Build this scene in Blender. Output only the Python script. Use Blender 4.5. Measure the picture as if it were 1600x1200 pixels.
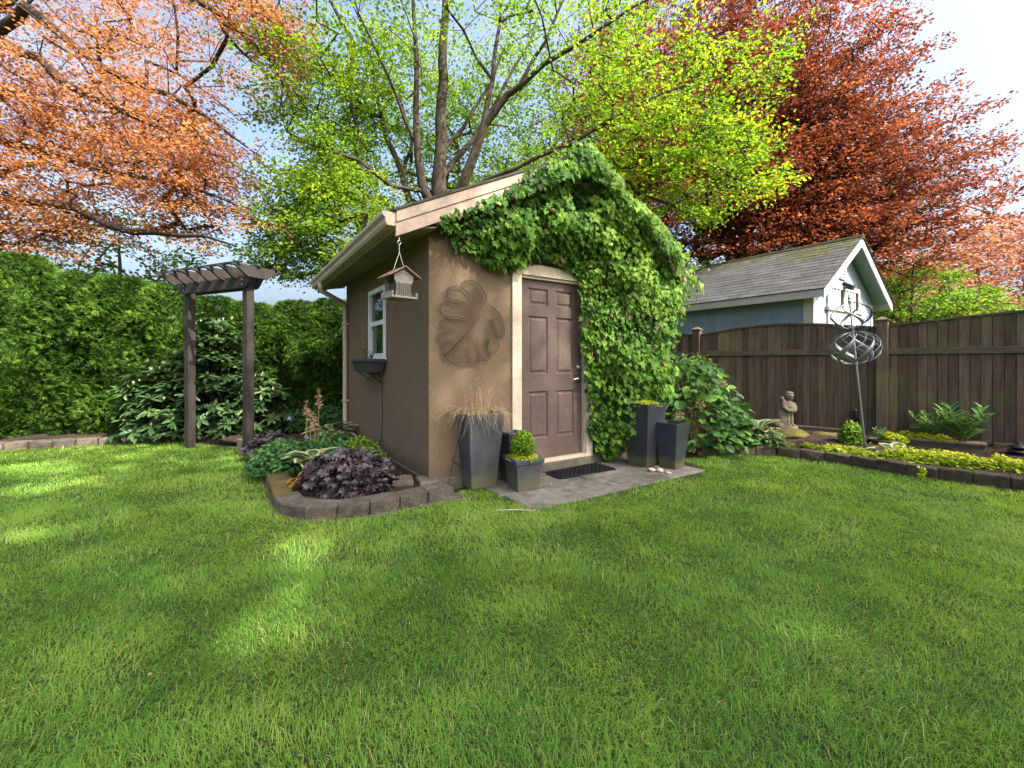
import bpy, bmesh, math, random
import numpy as np
from mathutils import Matrix, Vector
R = math.radians
rng = np.random.default_rng(7)
random.seed(7)
scene = bpy.context.scene
for o in list(bpy.data.objects):
    bpy.data.objects.remove(o)
COL = scene.collection

# ---------------------------------------------------------------- camera, sky, sun, exposure
F, HY, H = 677.0, 566.0, 1.235          # focal length in photo pixels, horizon row, eye height
cam = bpy.data.cameras.new('camera')
cam.sensor_width = 36.0
cam.lens = 36.0 * F / 1600.0
cam.shift_y = -(600.0 - HY) / 1600.0
cam.clip_start, cam.clip_end = 0.05, 3000
camo = bpy.data.objects.new('camera', cam)
camo.location = (0, 0, H)
camo.rotation_euler = (R(90), 0, 0)
COL.objects.link(camo)
scene.camera = camo

SUN_AZ, SUN_EL = R(129), R(47)            # azimuth measured from the view direction (+Y) towards +X
world = bpy.data.worlds.new('World')
scene.world = world
world.use_nodes = True
nt = world.node_tree
for n in list(nt.nodes):
    nt.nodes.remove(n)
wo = nt.nodes.new('ShaderNodeOutputWorld')
bg = nt.nodes.new('ShaderNodeBackground')
sky = nt.nodes.new('ShaderNodeTexSky')
sky.sky_type = 'NISHITA'
sky.sun_disc = False
sky.sun_elevation = SUN_EL
sky.sun_rotation = SUN_AZ
sky.air_density = 1.0
sky.dust_density = 10.0
sky.ozone_density = 3.5
# thin bright clouds spread over the whole sky
tc = nt.nodes.new('ShaderNodeTexCoord')
mp = nt.nodes.new('ShaderNodeMapping')
mp.inputs['Scale'].default_value = (1.0, 1.0, 2.6)
mp.inputs['Location'].default_value = (1.7, .4, .9)
nz = nt.nodes.new('ShaderNodeTexNoise')
nz.inputs['Scale'].default_value = 2.3
nz.inputs['Detail'].default_value = 7
nz.inputs['Roughness'].default_value = 0.55
nz.inputs['Distortion'].default_value = 0.35
rp = nt.nodes.new('ShaderNodeValToRGB')
rp.color_ramp.elements[0].position = 0.46
rp.color_ramp.elements[1].position = 0.72
rp.color_ramp.elements[0].color = (0.0, 0.0, 0.0, 1)
rp.color_ramp.elements[1].color = (0.45, 0.45, 0.45, 1)
mx = nt.nodes.new('ShaderNodeMixRGB')
mx.inputs[2].default_value = (1.7, 1.8, 2.0, 1)
nt.links.new(tc.outputs['Generated'], mp.inputs['Vector'])
nt.links.new(mp.outputs['Vector'], nz.inputs['Vector'])
nt.links.new(nz.outputs['Fac'], rp.inputs['Fac'])
nt.links.new(rp.outputs['Color'], mx.inputs[0])
nt.links.new(sky.outputs['Color'], mx.inputs[1])
nt.links.new(mx.outputs['Color'], bg.inputs['Color'])
bg.inputs['Strength'].default_value = 0.105
nt.links.new(bg.outputs['Background'], wo.inputs['Surface'])

sl = bpy.data.lights.new('sun', 'SUN')
sl.energy = 2.6
sl.angle = R(0.55)
sl.color = (1.0, 0.93, 0.80)
so = bpy.data.objects.new('sun', sl)
sd = Vector((math.sin(SUN_AZ) * math.cos(SUN_EL), math.cos(SUN_AZ) * math.cos(SUN_EL), math.sin(SUN_EL)))
so.rotation_euler = (-sd).to_track_quat('-Z', 'Y').to_euler()
so.location = sd * 60
COL.objects.link(so)

scene.view_settings.view_transform = 'Standard'
scene.view_settings.look = 'None'
scene.view_settings.gamma = 1
scene.view_settings.use_curve_mapping = False
scene.view_settings.exposure = 2.45
cy = scene.cycles
cy.max_bounces = 7
cy.diffuse_bounces = 4
cy.glossy_bounces = 3
cy.transmission_bounces = 5
cy.transparent_max_bounces = 6
cy.sample_clamp_indirect = 6
cy.use_denoising = True
cy.caustics_reflective = cy.caustics_refractive = False

# ---------------------------------------------------------------- helpers: object tree
def tag(o, label=None, cat=None, group=None, kind=None):
    if label: o['label'] = label
    if cat: o['category'] = cat
    if group: o['group'] = group
    if kind: o['kind'] = kind
    return o

def thing(name, label, cat, loc=(0, 0, 0), rz=0.0, group=None):
    o = bpy.data.objects.new(name, None)
    o.empty_display_size = 0.1
    o.location = loc
    o.rotation_euler = (0, 0, rz)
    COL.objects.link(o)
    return tag(o, label, cat, group)

def link(name, me, parent=None, mw=None):
    o = bpy.data.objects.new(name, me)
    COL.objects.link(o)
    if parent: o.parent = parent
    if mw is not None: o.matrix_local = mw
    return o

def mkmesh(name, V, Fs, mat=None, smooth=False, attrs=None):
    """Fs: list of integer arrays (n,k)"""
    me = bpy.data.meshes.new(name)
    V = np.asarray(V, dtype=np.float32)
    me.vertices.add(len(V))
    me.vertices.foreach_set('co', V.ravel())
    Fs = [np.asarray(f, dtype=np.int32) for f in Fs if len(f)]
    nl = sum(f.size for f in Fs)
    nf = sum(len(f) for f in Fs)
    me.loops.add(nl)
    me.polygons.add(nf)
    me.loops.foreach_set('vertex_index', np.concatenate([f.ravel() for f in Fs]))
    tot = np.concatenate([np.full(len(f), f.shape[1], dtype=np.int32) for f in Fs])
    st = np.concatenate([[0], np.cumsum(tot)[:-1]]).astype(np.int32)
    me.polygons.foreach_set('loop_start', st)
    try:
        me.polygons.foreach_set('loop_total', tot)
    except Exception:
        pass
    me.polygons.foreach_set('use_smooth', np.full(nf, bool(smooth)))
    if attrs:
        for k, a in attrs.items():
            at_ = me.attributes.new(k, 'FLOAT', 'POINT')
            at_.data.foreach_set('value', np.asarray(a, dtype=np.float32))
    if mat: me.materials.append(mat)
    me.update(calc_edges=True)
    return me

class MB:
    """collects boxes, tubes, prisms ... into ONE mesh"""
    def __init__(s):
        s.V = []; s.F = {}; s.n = 0; s.T = []
    def add(s, V, Fs, tint=0.5):
        V = np.asarray(V, dtype=float)
        for f in Fs:
            f = list(f)
            s.F.setdefault(len(f), []).append([i + s.n for i in f])
        s.V.append(V); s.n += len(V)
        s.T.append(np.full(len(V), tint) if np.isscalar(tint) else np.asarray(tint))
        return s
    def box(s, x0, x1, y0, y1, z0, z1, M=None, tint=.5):
        V = np.array([(x, y, z) for z in (z0, z1) for y in (y0, y1) for x in (x0, x1)], float)
        if M is not None: V = xf(M, V)
        return s.add(V, [(0, 2, 3, 1), (4, 5, 7, 6), (0, 1, 5, 4), (2, 6, 7, 3), (0, 4, 6, 2), (1, 3, 7, 5)], tint)
    def prism(s, poly, a0, a1, axis='y', M=None, tint=.5):
        """poly in the two other axes; extruded a0..a1 along axis"""
        n = len(poly); V = []
        for a in (a0, a1):
            for p, q in poly:
                V.append({'y': (p, a, q), 'x': (a, p, q), 'z': (p, q, a)}[axis])
        V = np.array(V, float)
        if M is not None: V = xf(M, V)
        Fs = [tuple(range(n))[::-1], tuple(range(n, 2 * n))]
        for i in range(n):
            j = (i + 1) % n
            Fs.append((i, j, j + n, i + n))
        return s.add(V, Fs, tint)
    def tube(s, pts, r, n=8, cap=True, tint=.5):
        pts = np.asarray(pts, float)
        m = len(pts)
        rr = np.full(m, r) if np.isscalar(r) else np.asarray(r)
        t = np.gradient(pts, axis=0)
        t /= np.linalg.norm(t, axis=1)[:, None] + 1e-12
        ref = np.array([0, 0, 1.]) if abs(t[0][2]) < .9 else np.array([1., 0, 0])
        V = []
        a = np.cross(ref, t[0]); a /= np.linalg.norm(a)
        for i in range(m):
            a = a - t[i] * np.dot(a, t[i]); a /= np.linalg.norm(a) + 1e-12
            b = np.cross(t[i], a)
            for k in range(n):
                w = 2 * math.pi * k / n
                V.append(pts[i] + rr[i] * (math.cos(w) * a + math.sin(w) * b))
        Fs = []
        for i in range(m - 1):
            for k in range(n):
                k2 = (k + 1) % n
                Fs.append((i * n + k, i * n + k2, (i + 1) * n + k2, (i + 1) * n + k))
        if cap:
            Fs.append(tuple(range(n))[::-1]); Fs.append(tuple(range((m - 1) * n, m * n)))
        return s.add(V, Fs, tint)
    def lathe(s, prof, n=16, c=(0, 0, 0), tint=.5):
        V = []
        for r, z in prof:
            for k in range(n):
                w = 2 * math.pi * k / n
                V.append((c[0] + r * math.cos(w), c[1] + r * math.sin(w), c[2] + z))
        Fs = []
        for i in range(len(prof) - 1):
            for k in range(n):
                k2 = (k + 1) % n
                Fs.append((i * n + k, i * n + k2, (i + 1) * n + k2, (i + 1) * n + k))
        Fs.append(tuple(range(n))[::-1]); Fs.append(tuple(range((len(prof) - 1) * n, len(prof) * n)))
        return s.add(V, Fs, tint)
    def ell(s, c, r, rot=None, nu=12, nv=8, tint=.5):
        V = []; Fs = []
        for i in range(nv + 1):
            th = math.pi * i / nv
            for k in range(nu):
                w = 2 * math.pi * k / nu
                V.append((r[0] * math.sin(th) * math.cos(w), r[1] * math.sin(th) * math.sin(w), r[2] * math.cos(th)))
        V = np.array(V)
        if rot is not None: V = V @ np.array(rot.to_3x3()).T
        V = V + np.array(c)
        for i in range(nv):
            for k in range(nu):
                k2 = (k + 1) % nu
                Fs.append((i * nu + k, (i + 1) * nu + k, (i + 1) * nu + k2, i * nu + k2))
        return s.add(V, Fs, tint)
    def frustum4(s, cx, cy, z0, w0, z1, w1, rz=0., tint=.5):
        V = []
        for z, w in ((z0, w0), (z1, w1)):
            for sx, sy in ((-1, -1), (1, -1), (1, 1), (-1, 1)):
                x, y = sx * w / 2, sy * w / 2
                V.append((cx + x * math.cos(rz) - y * math.sin(rz), cy + x * math.sin(rz) + y * math.cos(rz), z))
        return s.add(V, [(3, 2, 1, 0), (4, 5, 6, 7), (0, 1, 5, 4), (1, 2, 6, 5), (2, 3, 7, 6), (3, 0, 4, 7)], tint)
    def mesh(s, name, mat, smooth=False, bevel=0, seg=1):
        me = mkmesh(name, np.concatenate(s.V), list(s.F.values()), mat, smooth, {'tint': np.concatenate(s.T)})
        if bevel:
            bm = bmesh.new(); bm.from_mesh(me)
            bmesh.ops.remove_doubles(bm, verts=bm.verts, dist=1e-5)
            ed = [e for e in bm.edges if len(e.link_faces) == 2 and e.calc_face_angle(0) > .5]
            bmesh.ops.bevel(bm, geom=ed, offset=bevel, segments=seg, affect='EDGES', profile=.6)
            bm.to_mesh(me); bm.free()
            me.polygons.foreach_set('use_smooth', np.full(len(me.polygons), bool(smooth)))
        return me
    def build(s, name, mat, parent=None, smooth=False, bevel=0, seg=1):
        return link(name, s.mesh(name, mat, smooth, bevel, seg), parent)

def xf(M, V):
    M = np.array(M)
    return np.asarray(V) @ M[:3, :3].T + M[:3, 3]

def jitter(me, amp, scale=8., seed=0):
    """push verts about by smooth noise so that edges are not ruler-straight"""
    r = np.random.default_rng(seed)
    k = r.normal(size=(6, 3)) * scale; ph = r.uniform(0, 6.28, (6, 3)); d = r.normal(size=(6, 3))
    n = len(me.vertices); co = np.empty(n * 3, np.float32); me.vertices.foreach_get('co', co)
    co = co.reshape(-1, 3); off = np.zeros_like(co)
    for i in range(6):
        off += np.sin(co @ k[i] + ph[i][0])[:, None] * d[i]
    co += off * amp / 3
    me.vertices.foreach_set('co', co.ravel()); me.update()

def gp(px, py, z=0.):
    """where the sight line of a photo pixel meets the level z"""
    Y = F * (H - z) / (py - HY)
    return np.array(((px - 800) / F * Y, Y, z))
def at(px, py, Y):
    """point at distance Y on the sight line of a photo pixel"""
    return np.array(((px - 800) / F * Y, Y, H + (HY - py) / F * Y))

def noise2(x, y, sc, seed=0, octv=3):
    r = np.random.default_rng(seed)
    out = np.zeros_like(x); amp = 1; tot = 0
    for o in range(octv):
        G = r.uniform(-1, 1, (64, 64))
        u = x * sc * 2 ** o + 17.3 * o; v = y * sc * 2 ** o + 9.1 * o
        i = np.floor(u).astype(int); j = np.floor(v).astype(int)
        fu = u - i; fv = v - j
        fu = fu * fu * (3 - 2 * fu); fv = fv * fv * (3 - 2 * fv)
        g = lambda a, b: G[a % 64, b % 64]
        out += amp * ((g(i, j) * (1 - fu) + g(i + 1, j) * fu) * (1 - fv) + (g(i, j + 1) * (1 - fu) + g(i + 1, j + 1) * fu) * fv)
        tot += amp; amp *= .5
    return out / tot

def inpoly(x, y, poly):
    ins = np.zeros(len(x), bool)
    n = len(poly)
    for i in range(n):
        x0, y0 = poly[i]; x1, y1 = poly[(i + 1) % n]
        c = ((y0 > y) != (y1 > y)) & (x < (x1 - x0) * (y - y0) / (y1 - y0 + 1e-12) + x0)
        ins ^= c
    return ins

# ---------------------------------------------------------------- helpers: materials
class NB:
    def __init__(s, name):
        s.m = bpy.data.materials.new(name); s.m.use_nodes = True
        s.t = s.m.node_tree
        for n in list(s.t.nodes): s.t.nodes.remove(n)
        s.out = s.t.nodes.new('ShaderNodeOutputMaterial')
    def n(s, typ, **kw):
        n = s.t.nodes.new('ShaderNode' + typ)
        for k, v in kw.items():
            if k in n.inputs: n.inputs[k].default_value = v
            else: setattr(n, k, v)
        return n
    def l(s, a, b): s.t.links.new(a, b)
    def ramp(s, fac, stops):
        r = s.n('ValToRGB'); e = r.color_ramp.elements
        while len(e) < len(stops): e.new(.5)
        for k, (p, c) in enumerate(stops):
            e[k].position = p; e[k].color = (*c, 1) if len(c) == 3 else c
        s.l(fac, r.inputs['Fac']); return r.outputs['Color']
    def noise(s, vec, scale, detail=4, rough=.55, dist=0.):
        n = s.n('TexNoise'); n.inputs['Scale'].default_value = scale
        n.inputs['Detail'].default_value = detail; n.inputs['Roughness'].default_value = rough
        n.inputs['Distortion'].default_value = dist
        s.l(vec, n.inputs['Vector']); return n.outputs['Fac']
    def mix(s, fac, a, b, mode='MIX'):
        m = s.n('MixRGB', blend_type=mode)
        if isinstance(fac, (int, float)): m.inputs[0].default_value = fac
        else: s.l(fac, m.inputs[0])
        for i, c in ((1, a), (2, b)):
            if isinstance(c, tuple): m.inputs[i].default_value = (*c, 1)
            else: s.l(c, m.inputs[i])
        return m.outputs['Color']
    def coords(s, kind='Object', scale=(1, 1, 1)):
        t = s.n('TexCoord'); m = s.n('Mapping'); m.inputs['Scale'].default_value = scale
        if kind == 'World':
            g = s.n('NewGeometry'); s.l(g.outputs['Position'], m.inputs['Vector'])
        else: s.l(t.outputs[kind], m.inputs['Vector'])
        return m.outputs['Vector']

def pmat(name, c1, c2, scale=6, rough=.8, bump=.3, bscale=60, stretch=(1, 1, 1), stain=None, stain_scale=1.5, stain_pos=(.52, .68), metal=0., spec=.3, world=True, tintmix=0., bdist=.01, rand=0., algae=None):
    """two-colour procedural surface with fine relief and an optional patchy stain"""
    b = NB(name)
    vec = b.coords('World' if world else 'Object', stretch)
    raw = b.coords('World' if world else 'Object')
    col = b.mix(b.ramp(b.noise(vec, scale, 6, .6), [(.3, (0, 0, 0)), (.72, (1, 1, 1))]), c1, c2)
    fine = b.noise(vec, scale * 9, 3, .6)
    col = b.mix(.35, col, b.ramp(fine, [(.3, (.45, .45, .45)), (.7, (1.25, 1.25, 1.25))]), 'MULTIPLY')
    if stain:
        f = b.ramp(b.noise(raw, stain_scale, 6, .65, .3), [(stain_pos[0], (0, 0, 0)), (stain_pos[1], (.85, .85, .85))])
        col = b.mix(f, col, stain)
    if algae:
        # algae creeping up from the foot: own colour, ragged upper edge
        g_ = b.n('TexCoord'); sx = b.n('SeparateXYZ'); b.l(g_.outputs['Object'], sx.inputs[0])
        ad_ = b.n('Math', operation='MULTIPLY_ADD'); b.l(b.noise(raw, 5, 5, .65), ad_.inputs[0]); ad_.inputs[1].default_value = -algae[1] * 1.6; b.l(sx.outputs['Z'], ad_.inputs[2])
        f = b.ramp(ad_.outputs[0], [(0.0, (.8, .8, .8)), (max(.01, algae[1]), (0, 0, 0))])
        col = b.mix(f, col, algae[0])
    if rand:
        oi = b.n('ObjectInfo')
        col = b.mix(1.0, col, b.ramp(oi.outputs['Random'], [(0, (1 - rand,) * 3), (1, (1 + rand * .6,) * 3)]), 'MULTIPLY')
    p = b.n('BsdfPrincipled'); b.l(col, p.inputs['Base Color'])
    p.inputs['Roughness'].default_value = rough
    p.inputs['Metallic'].default_value = metal
    p.inputs['Specular IOR Level'].default_value = spec
    if bump:
        bn = b.n('Bump'); bn.inputs['Strength'].default_value = bump; bn.inputs['Distance'].default_value = bdist
        b.l(b.noise(vec, bscale, 5, .6), bn.inputs['Height']); b.l(bn.outputs['Normal'], p.inputs['Normal'])
    b.l(p.outputs['BSDF'], b.out.inputs['Surface'])
    return b.m

def leafmat(name, stops, transl=.4, rough=.5, spec=.35, tcol=None, tgain=1.5, edge=None, patch=0.):
    """colour runs along the tint each leaf carries; light passes through the blade"""
    b = NB(name)
    a = b.n('Attribute', attribute_name='tint')
    fac = a.outputs['Fac']
    col = b.ramp(fac, stops)
    if patch:
        nz_ = b.noise(b.coords('World'), patch, 3, .6)
        col = b.mix(.5, col, b.ramp(nz_, [(.3, (.6, .68, .6)), (.7, (1.3, 1.25, 1.2))]), 'MULTIPLY')
    if edge:
        e = b.n('Attribute', attribute_name='edge')
        col = b.mix(b.ramp(e.outputs['Fac'], [(.45, (0, 0, 0)), (.6, (1, 1, 1))]), col, edge)
    p = b.n('BsdfPrincipled'); b.l(col, p.inputs['Base Color'])
    p.inputs['Roughness'].default_value = rough; p.inputs['Specular IOR Level'].default_value = spec
    t = b.n('BsdfTranslucent')
    tc_ = b.mix(1.0, col, tcol or (tgain, tgain, tgain * .6), 'MULTIPLY')
    b.l(tc_, t.inputs['Color'])
    m = b.n('MixShader'); m.inputs[0].default_value = transl
    b.l(p.outputs['BSDF'], m.inputs[1]); b.l(t.outputs['BSDF'], m.inputs[2])
    b.l(m.outputs['Shader'], b.out.inputs['Surface'])
    return b.m

# ---------------------------------------------------------------- helpers: leaves
def frames(d, n):
    """rotation matrices: columns x, y=d, z~n"""
    d = d / (np.linalg.norm(d, axis=1)[:, None] + 1e-9)
    z = n - (n * d).sum(1)[:, None] * d
    z /= np.linalg.norm(z, axis=1)[:, None] + 1e-9
    x = np.cross(d, z)
    return np.stack([x, d, z], axis=2)

def leafmass(name, tpl, P, Rm, size, tint, mat, parent=None, smooth=False, kind=None):
    tv, tf = np.asarray(tpl[0], float), tpl[1]
    te = np.asarray(tpl[2]) if len(tpl) > 2 else None
    N, k = len(P), len(tv)
    size = np.broadcast_to(np.asarray(size, float), (N,))
    V = np.einsum('nij,kj->nki', Rm * size[:, None, None], tv) + P[:, None, :]
    off = (np.arange(N) * k)[:, None, None]
    Fs = [(np.asarray(f)[None] + off).reshape(-1, np.asarray(f).shape[1]) for f in tf]
    attrs = {'tint': np.repeat(np.clip(tint, 0, 1), k)}
    if te is not None: attrs['edge'] = np.tile(te, N)
    o = link(name, mkmesh(name, V.reshape(-1, 3), Fs, mat, smooth, attrs), parent)
    if kind: o['kind'] = kind
    return o

def leafparts(name, tpl, P, Rm, size, tint, mat, parent, nvar=6, smooth=True):
    """each leaf an object of its own; alike leaves share mesh data"""
    tv = np.asarray(tpl[0], float)
    tint = np.clip(np.asarray(tint), 0, 1)
    vs = []
    for q in range(nvar):
        at_ = {'tint': np.full(len(tv), (q + .5) / nvar)}
        if len(tpl) > 2: at_['edge'] = np.asarray(tpl[2])
        w = tv.copy()
        w[:, 2] += .10 * math.sin(q * 2.1) * w[:, 1] ** 2 + .05 * math.cos(q * 1.7) * w[:, 0]
        vs.append(mkmesh(name, w, tpl[1], mat, smooth, at_))
    size = np.broadcast_to(np.asarray(size, float), (len(P),))
    for i in range(len(P)):
        o = bpy.data.objects.new(name, vs[min(nvar - 1, int(tint[i] * nvar))])
        COL.objects.link(o); o.parent = parent
        M = np.eye(4); M[:3, :3] = Rm[i] * size[i]; M[:3, 3] = P[i]
        o.matrix_local = Matrix(M.tolist())

def fan(outline, zc=.0, fold=.08, ruff=0.):
    """leaf blade: outline points (x,y) fanned from a point on the midrib"""
    o = np.array(outline, float)
    c = np.array([[0, o[:, 1].mean() * .9]])
    z = np.abs(o[:, 0]) * fold * 2 + ruff * np.where(np.arange(len(o)) % 2, 1, -1)
    V = np.vstack([np.column_stack([o, z]), [[c[0, 0], c[0, 1], zc]]])
    n = len(o)
    tf = [np.array([(i, (i + 1) % n, n) for i in range(n)])]
    return (V, tf)

DIAMOND = (np.array([(0, 0, 0), (.33, .45, .07), (0, 1, 0), (-.33, .45, .07)]), [np.array([(0, 1, 2), (0, 2, 3)])])
NARROW = (np.array([(0, 0, 0), (.14, .4, .04), (0, 1, -.04), (-.14, .4, .04)]), [np.array([(0, 1, 2), (0, 2, 3)])])
ROUND = fan([(0, 0), (.3, .12), (.42, .42), (.3, .8), (0, 1), (-.3, .8), (-.42, .42), (-.3, .12)])
OVAL = (np.array([(0, 0, 0), (.2, .2, .06), (.3, .5, .09), (.2, .8, .04), (0, 1.02, -.06), (-.2, .8, .04), (-.3, .5, .09), (-.2, .2, .06), (0, .25, 0), (0, .5, .02), (0, .8, -.01)]),
        [np.array([(0, 1, 8), (8, 1, 2), (8, 2, 9), (9, 2, 3), (9, 3, 10), (10, 3, 4), (0, 8, 7), (8, 6, 7), (8, 9, 6), (9, 5, 6), (9, 10, 5), (10, 4, 5)])])
HYDR = (OVAL[0] * np.array([1.35, 1, 1.3]), OVAL[1])
RHODO = (OVAL[0] * np.array([.62, 1, .9]), OVAL[1])
LANCE = (OVAL[0] * np.array([.45, 1, 1.2]), OVAL[1])
IVY = fan([(0, .02), (.3, -.08), (.52, .1), (.36, .3), (.5, .58), (.2, .58), (0, 1.0), (-.2, .58), (-.5, .58), (-.36, .3), (-.52, .1), (-.3, -.08)], zc=-.02, fold=.07, ruff=.03)
HEUCH = fan([(0, .05), (.22, -.1), (.42, .0), (.40, .2), (.58, .3), (.46, .5), (.5, .74), (.26, .74), (.14, .98), (0, .86), (-.14, .98), (-.26, .74), (-.5, .74), (-.46, .5), (-.58, .3), (-.40, .2), (-.42, .0), (-.22, -.1)], zc=-.05, fold=.05, ruff=.075)
def _hosta():
    out = [(0, 0), (.22, .12), (.36, .35), (.36, .58), (.2, .85), (0, 1.05), (-.2, .85), (-.36, .58), (-.36, .35), (-.22, .12)]
    o = np.array(out); i = o * np.array([.68, .8]) + np.array([0, .08])
    n = len(o)
    V = np.vstack([np.column_stack([o, np.abs(o[:, 0]) * .25 - .25 * (o[:, 1] - .4) ** 2]), np.column_stack([i, np.abs(i[:, 0]) * .25 - .25 * (i[:, 1] - .4) ** 2]), [[0, .45, 0]]])
    q = np.array([(k, (k + 1) % n, n + (k + 1) % n, n + k) for k in range(n)])
    t = np.array([(n + k, n + (k + 1) % n, 2 * n) for k in range(n)])
    # margin ring: repeated inner vertices so that the pale border stays sharp
    V = np.vstack([V, V[n:2 * n]])
    t = np.where((t >= n) & (t < 2 * n), t + n + 1, t)
    e = np.concatenate([np.ones(n), np.ones(n), [0], np.zeros(n)])
    return (V, [q, t], e)
HOSTA = _hosta()

def rnd_dirs(n):
    v = rng.normal(size=(n, 3)); return v / np.linalg.norm(v, axis=1)[:, None]

# ---------------------------------------------------------------- materials
M = {}
M['stucco'] = pmat('stucco', (.196, .140, .090), (.226, .163, .107), 4.0, .93, 1., 210, stain=(.168, .126, .085), stain_scale=1.0, stain_pos=(.5, 1.), bdist=.012, spec=.1, algae=((.118, .098, .066), .16))
M['concrete'] = pmat('concrete', (.085, .075, .058), (.15, .135, .105), 7, .92, .8, 120, stain=(.07, .063, .04), stain_scale=2.5, bdist=.006)
M['slab'] = pmat('slab', (.115, .104, .086), (.225, .208, .178), 11, .95, 1., 110, stain=(.075, .075, .042), stain_scale=3.2, stain_pos=(.48, .68), bdist=.008, rand=.2)
M['cream'] = pmat('cream_trim', (.50, .42, .31), (.60, .52, .40), 3, .7, .35, 70, stain=(.36, .30, .21), stain_scale=3, stain_pos=(.58, .8))
M['taupe'] = pmat('taupe_trim', (.37, .28, .215), (.46, .36, .28), 2.5, .6, .2, 60, stain=(.25, .21, .15), stain_scale=3.5, stain_pos=(.58, .82))
M['gutter'] = pmat('gutter_paint', (.42, .335, .25), (.50, .41, .31), 3, .45, .1, 40, stain=(.30, .26, .18), stain_scale=4, stain_pos=(.57, .82))
M['soffit'] = pmat('soffit_board', (.21, .18, .105), (.27, .235, .14), 4, .6, .15, 60, stain=(.16, .155, .07), stain_scale=3)
M['door'] = pmat('door_paint', (.103, .076, .064), (.122, .091, .077), 2.5, .5, .3, 200, stain=(.098, .085, .058), stain_scale=2.0, stain_pos=(.6, .85), bdist=.003, spec=.22, algae=((.105, .098, .052), .10))
M['white'] = pmat('white_vinyl', (.66, .66, .64), (.76, .76, .74), 4, .4, .05, 60)
M['shingle'] = pmat('dark_shingle', (.045, .042, .036), (.10, .095, .075), 12, .95, 1, 150, stain=(.12, .13, .05), stain_scale=4)
M['chrome'] = pmat('brushed_metal', (.55, .53, .50), (.68, .66, .62), 8, .28, .05, 80, metal=1.)
M['interior'] = pmat('dim_interior', (.20, .17, .13), (.25, .22, .17), 2, .9, 0)
M['block'] = pmat('stone_block', (.100, .082, .062), (.235, .200, .155), 13, .95, 1.5, 75, stain=(.072, .060, .042), stain_scale=5, stain_pos=(.5, .7), bdist=.02, rand=.28)
M['darkblock'] = pmat('dark_stone_block', (.050, .038, .026), (.125, .096, .066), 12, .95, 1.5, 70, stain=(.085, .085, .03), stain_scale=4, stain_pos=(.5, .7), bdist=.02, rand=.25)
M['mossblock'] = pmat('mossy_block', (.115, .09, .055), (.20, .15, .06), 9, .98, 1.5, 90, stain=(.165, .135, .02), stain_scale=7, stain_pos=(.47, .58), bdist=.02)
M['soil'] = pmat('garden_soil', (.032, .020, .014), (.085, .052, .035), 30, .98, 1.6, 70, bdist=.03)
M['wood'] = pmat('fence_wood', (.078, .053, .036), (.188, .135, .094), 3.0, .85, .8, 26, stretch=(9, 9, .8), stain=(.155, .140, .050), stain_scale=1.6, stain_pos=(.53, .70), bdist=.008, rand=.40)
M['rail'] = pmat('fence_rail', (.075, .055, .040), (.15, .115, .083), 3.0, .85, .6, 26, stretch=(2, 2, 8), stain=(.155, .148, .055), stain_scale=3.0, stain_pos=(.5, .75))
M['arbor'] = pmat('arbor_wood', (.021, .017, .0155), (.040, .033, .030), 3.0, .75, .6, 26, stretch=(6, 6, 1.2), stain=(.058, .055, .038), stain_scale=3.0, stain_pos=(.62, .82))
M['potgrey'] = pmat('slate_pot', (.040, .046, .056), (.078, .085, .098), 4, .5, .3, 90, stain=(.080, .082, .066), stain_scale=2.5, stain_pos=(.54, .78), spec=.35, algae=((.115, .108, .060), .11))
M['potblack'] = pmat('black_pot', (.026, .030, .037), (.046, .051, .060), 4, .45, .25, 90, stain=(.06, .06, .045), stain_scale=2.2, stain_pos=(.6, .8), spec=.4, algae=((.105, .10, .05), .09))
M['black'] = pmat('black_plastic', (.012, .012, .014), (.022, .022, .024), 6, .5, .2, 60)
M['plastic'] = pmat('grey_plastic', (.040, .039, .042), (.056, .054, .058), 6, .55, .15, 60)
M['mat'] = pmat('rubber_mat', (.010, .010, .011), (.030, .029, .028), 60, .9, 1.5, 200, bdist=.012)
M['bark'] = pmat('grey_bark', (.032, .023, .017), (.082, .062, .044), 5, .92, 1.2, 30, stretch=(2, 2, .6), stain=(.07, .07, .042), stain_scale=3, bdist=.02)
M['darkbark'] = pmat('dark_bark', (.022, .015, .012), (.06, .042, .032), 6, .92, 1., 30, stretch=(2, 2, .6), bdist=.02)
M['blueside'] = pmat('blue_siding', (.185, .245, .295), (.225, .29, .34), 3, .7, .3, 30, stretch=(4, 4, .6), rand=.08)
M['whitetrim'] = pmat('white_trim', (.44, .41, .37), (.54, .51, .46), 3, .6, .2, 50)
M['roofgrey'] = pmat('grey_shingle', (.044, .045, .050), (.085, .086, .090), 16, .93, 1., 140, stain=(.10, .097, .094), stain_scale=3, stain_pos=(.6, .85), rand=.26)
M['roofmoss'] = pmat('mossy_shingle', (.042, .044, .036), (.080, .085, .035), 9, .97, 1.4, 90, stain=(.11, .12, .02), stain_scale=5, bdist=.02)
M['stone'] = pmat('statue_stone', (.12, .10, .07), (.25, .21, .15), 14, .95, 1.2, 60, stain=(.10, .095, .04), stain_scale=6, stain_pos=(.5, .7), bdist=.012)
M['mossrock'] = pmat('mossy_rock', (.09, .075, .045), (.18, .155, .075), 9, .95, 1.4, 60, stain=(.17, .155, .02), stain_scale=4, stain_pos=(.42, .6), bdist=.02)
M['pebble'] = pmat('pale_pebble', (.42, .35, .26), (.62, .54, .42), 12, .7, .3, 60, world=False)
M['spinner'] = pmat('galvanised_steel', (.20, .21, .225), (.30, .31, .325), 5, .55, .1, 60, metal=.55, spec=.4)
M['rust'] = pmat('leaf_wire', (.074, .054, .038), (.118, .088, .061), 10, .8, .6, 150, metal=.1)
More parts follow.
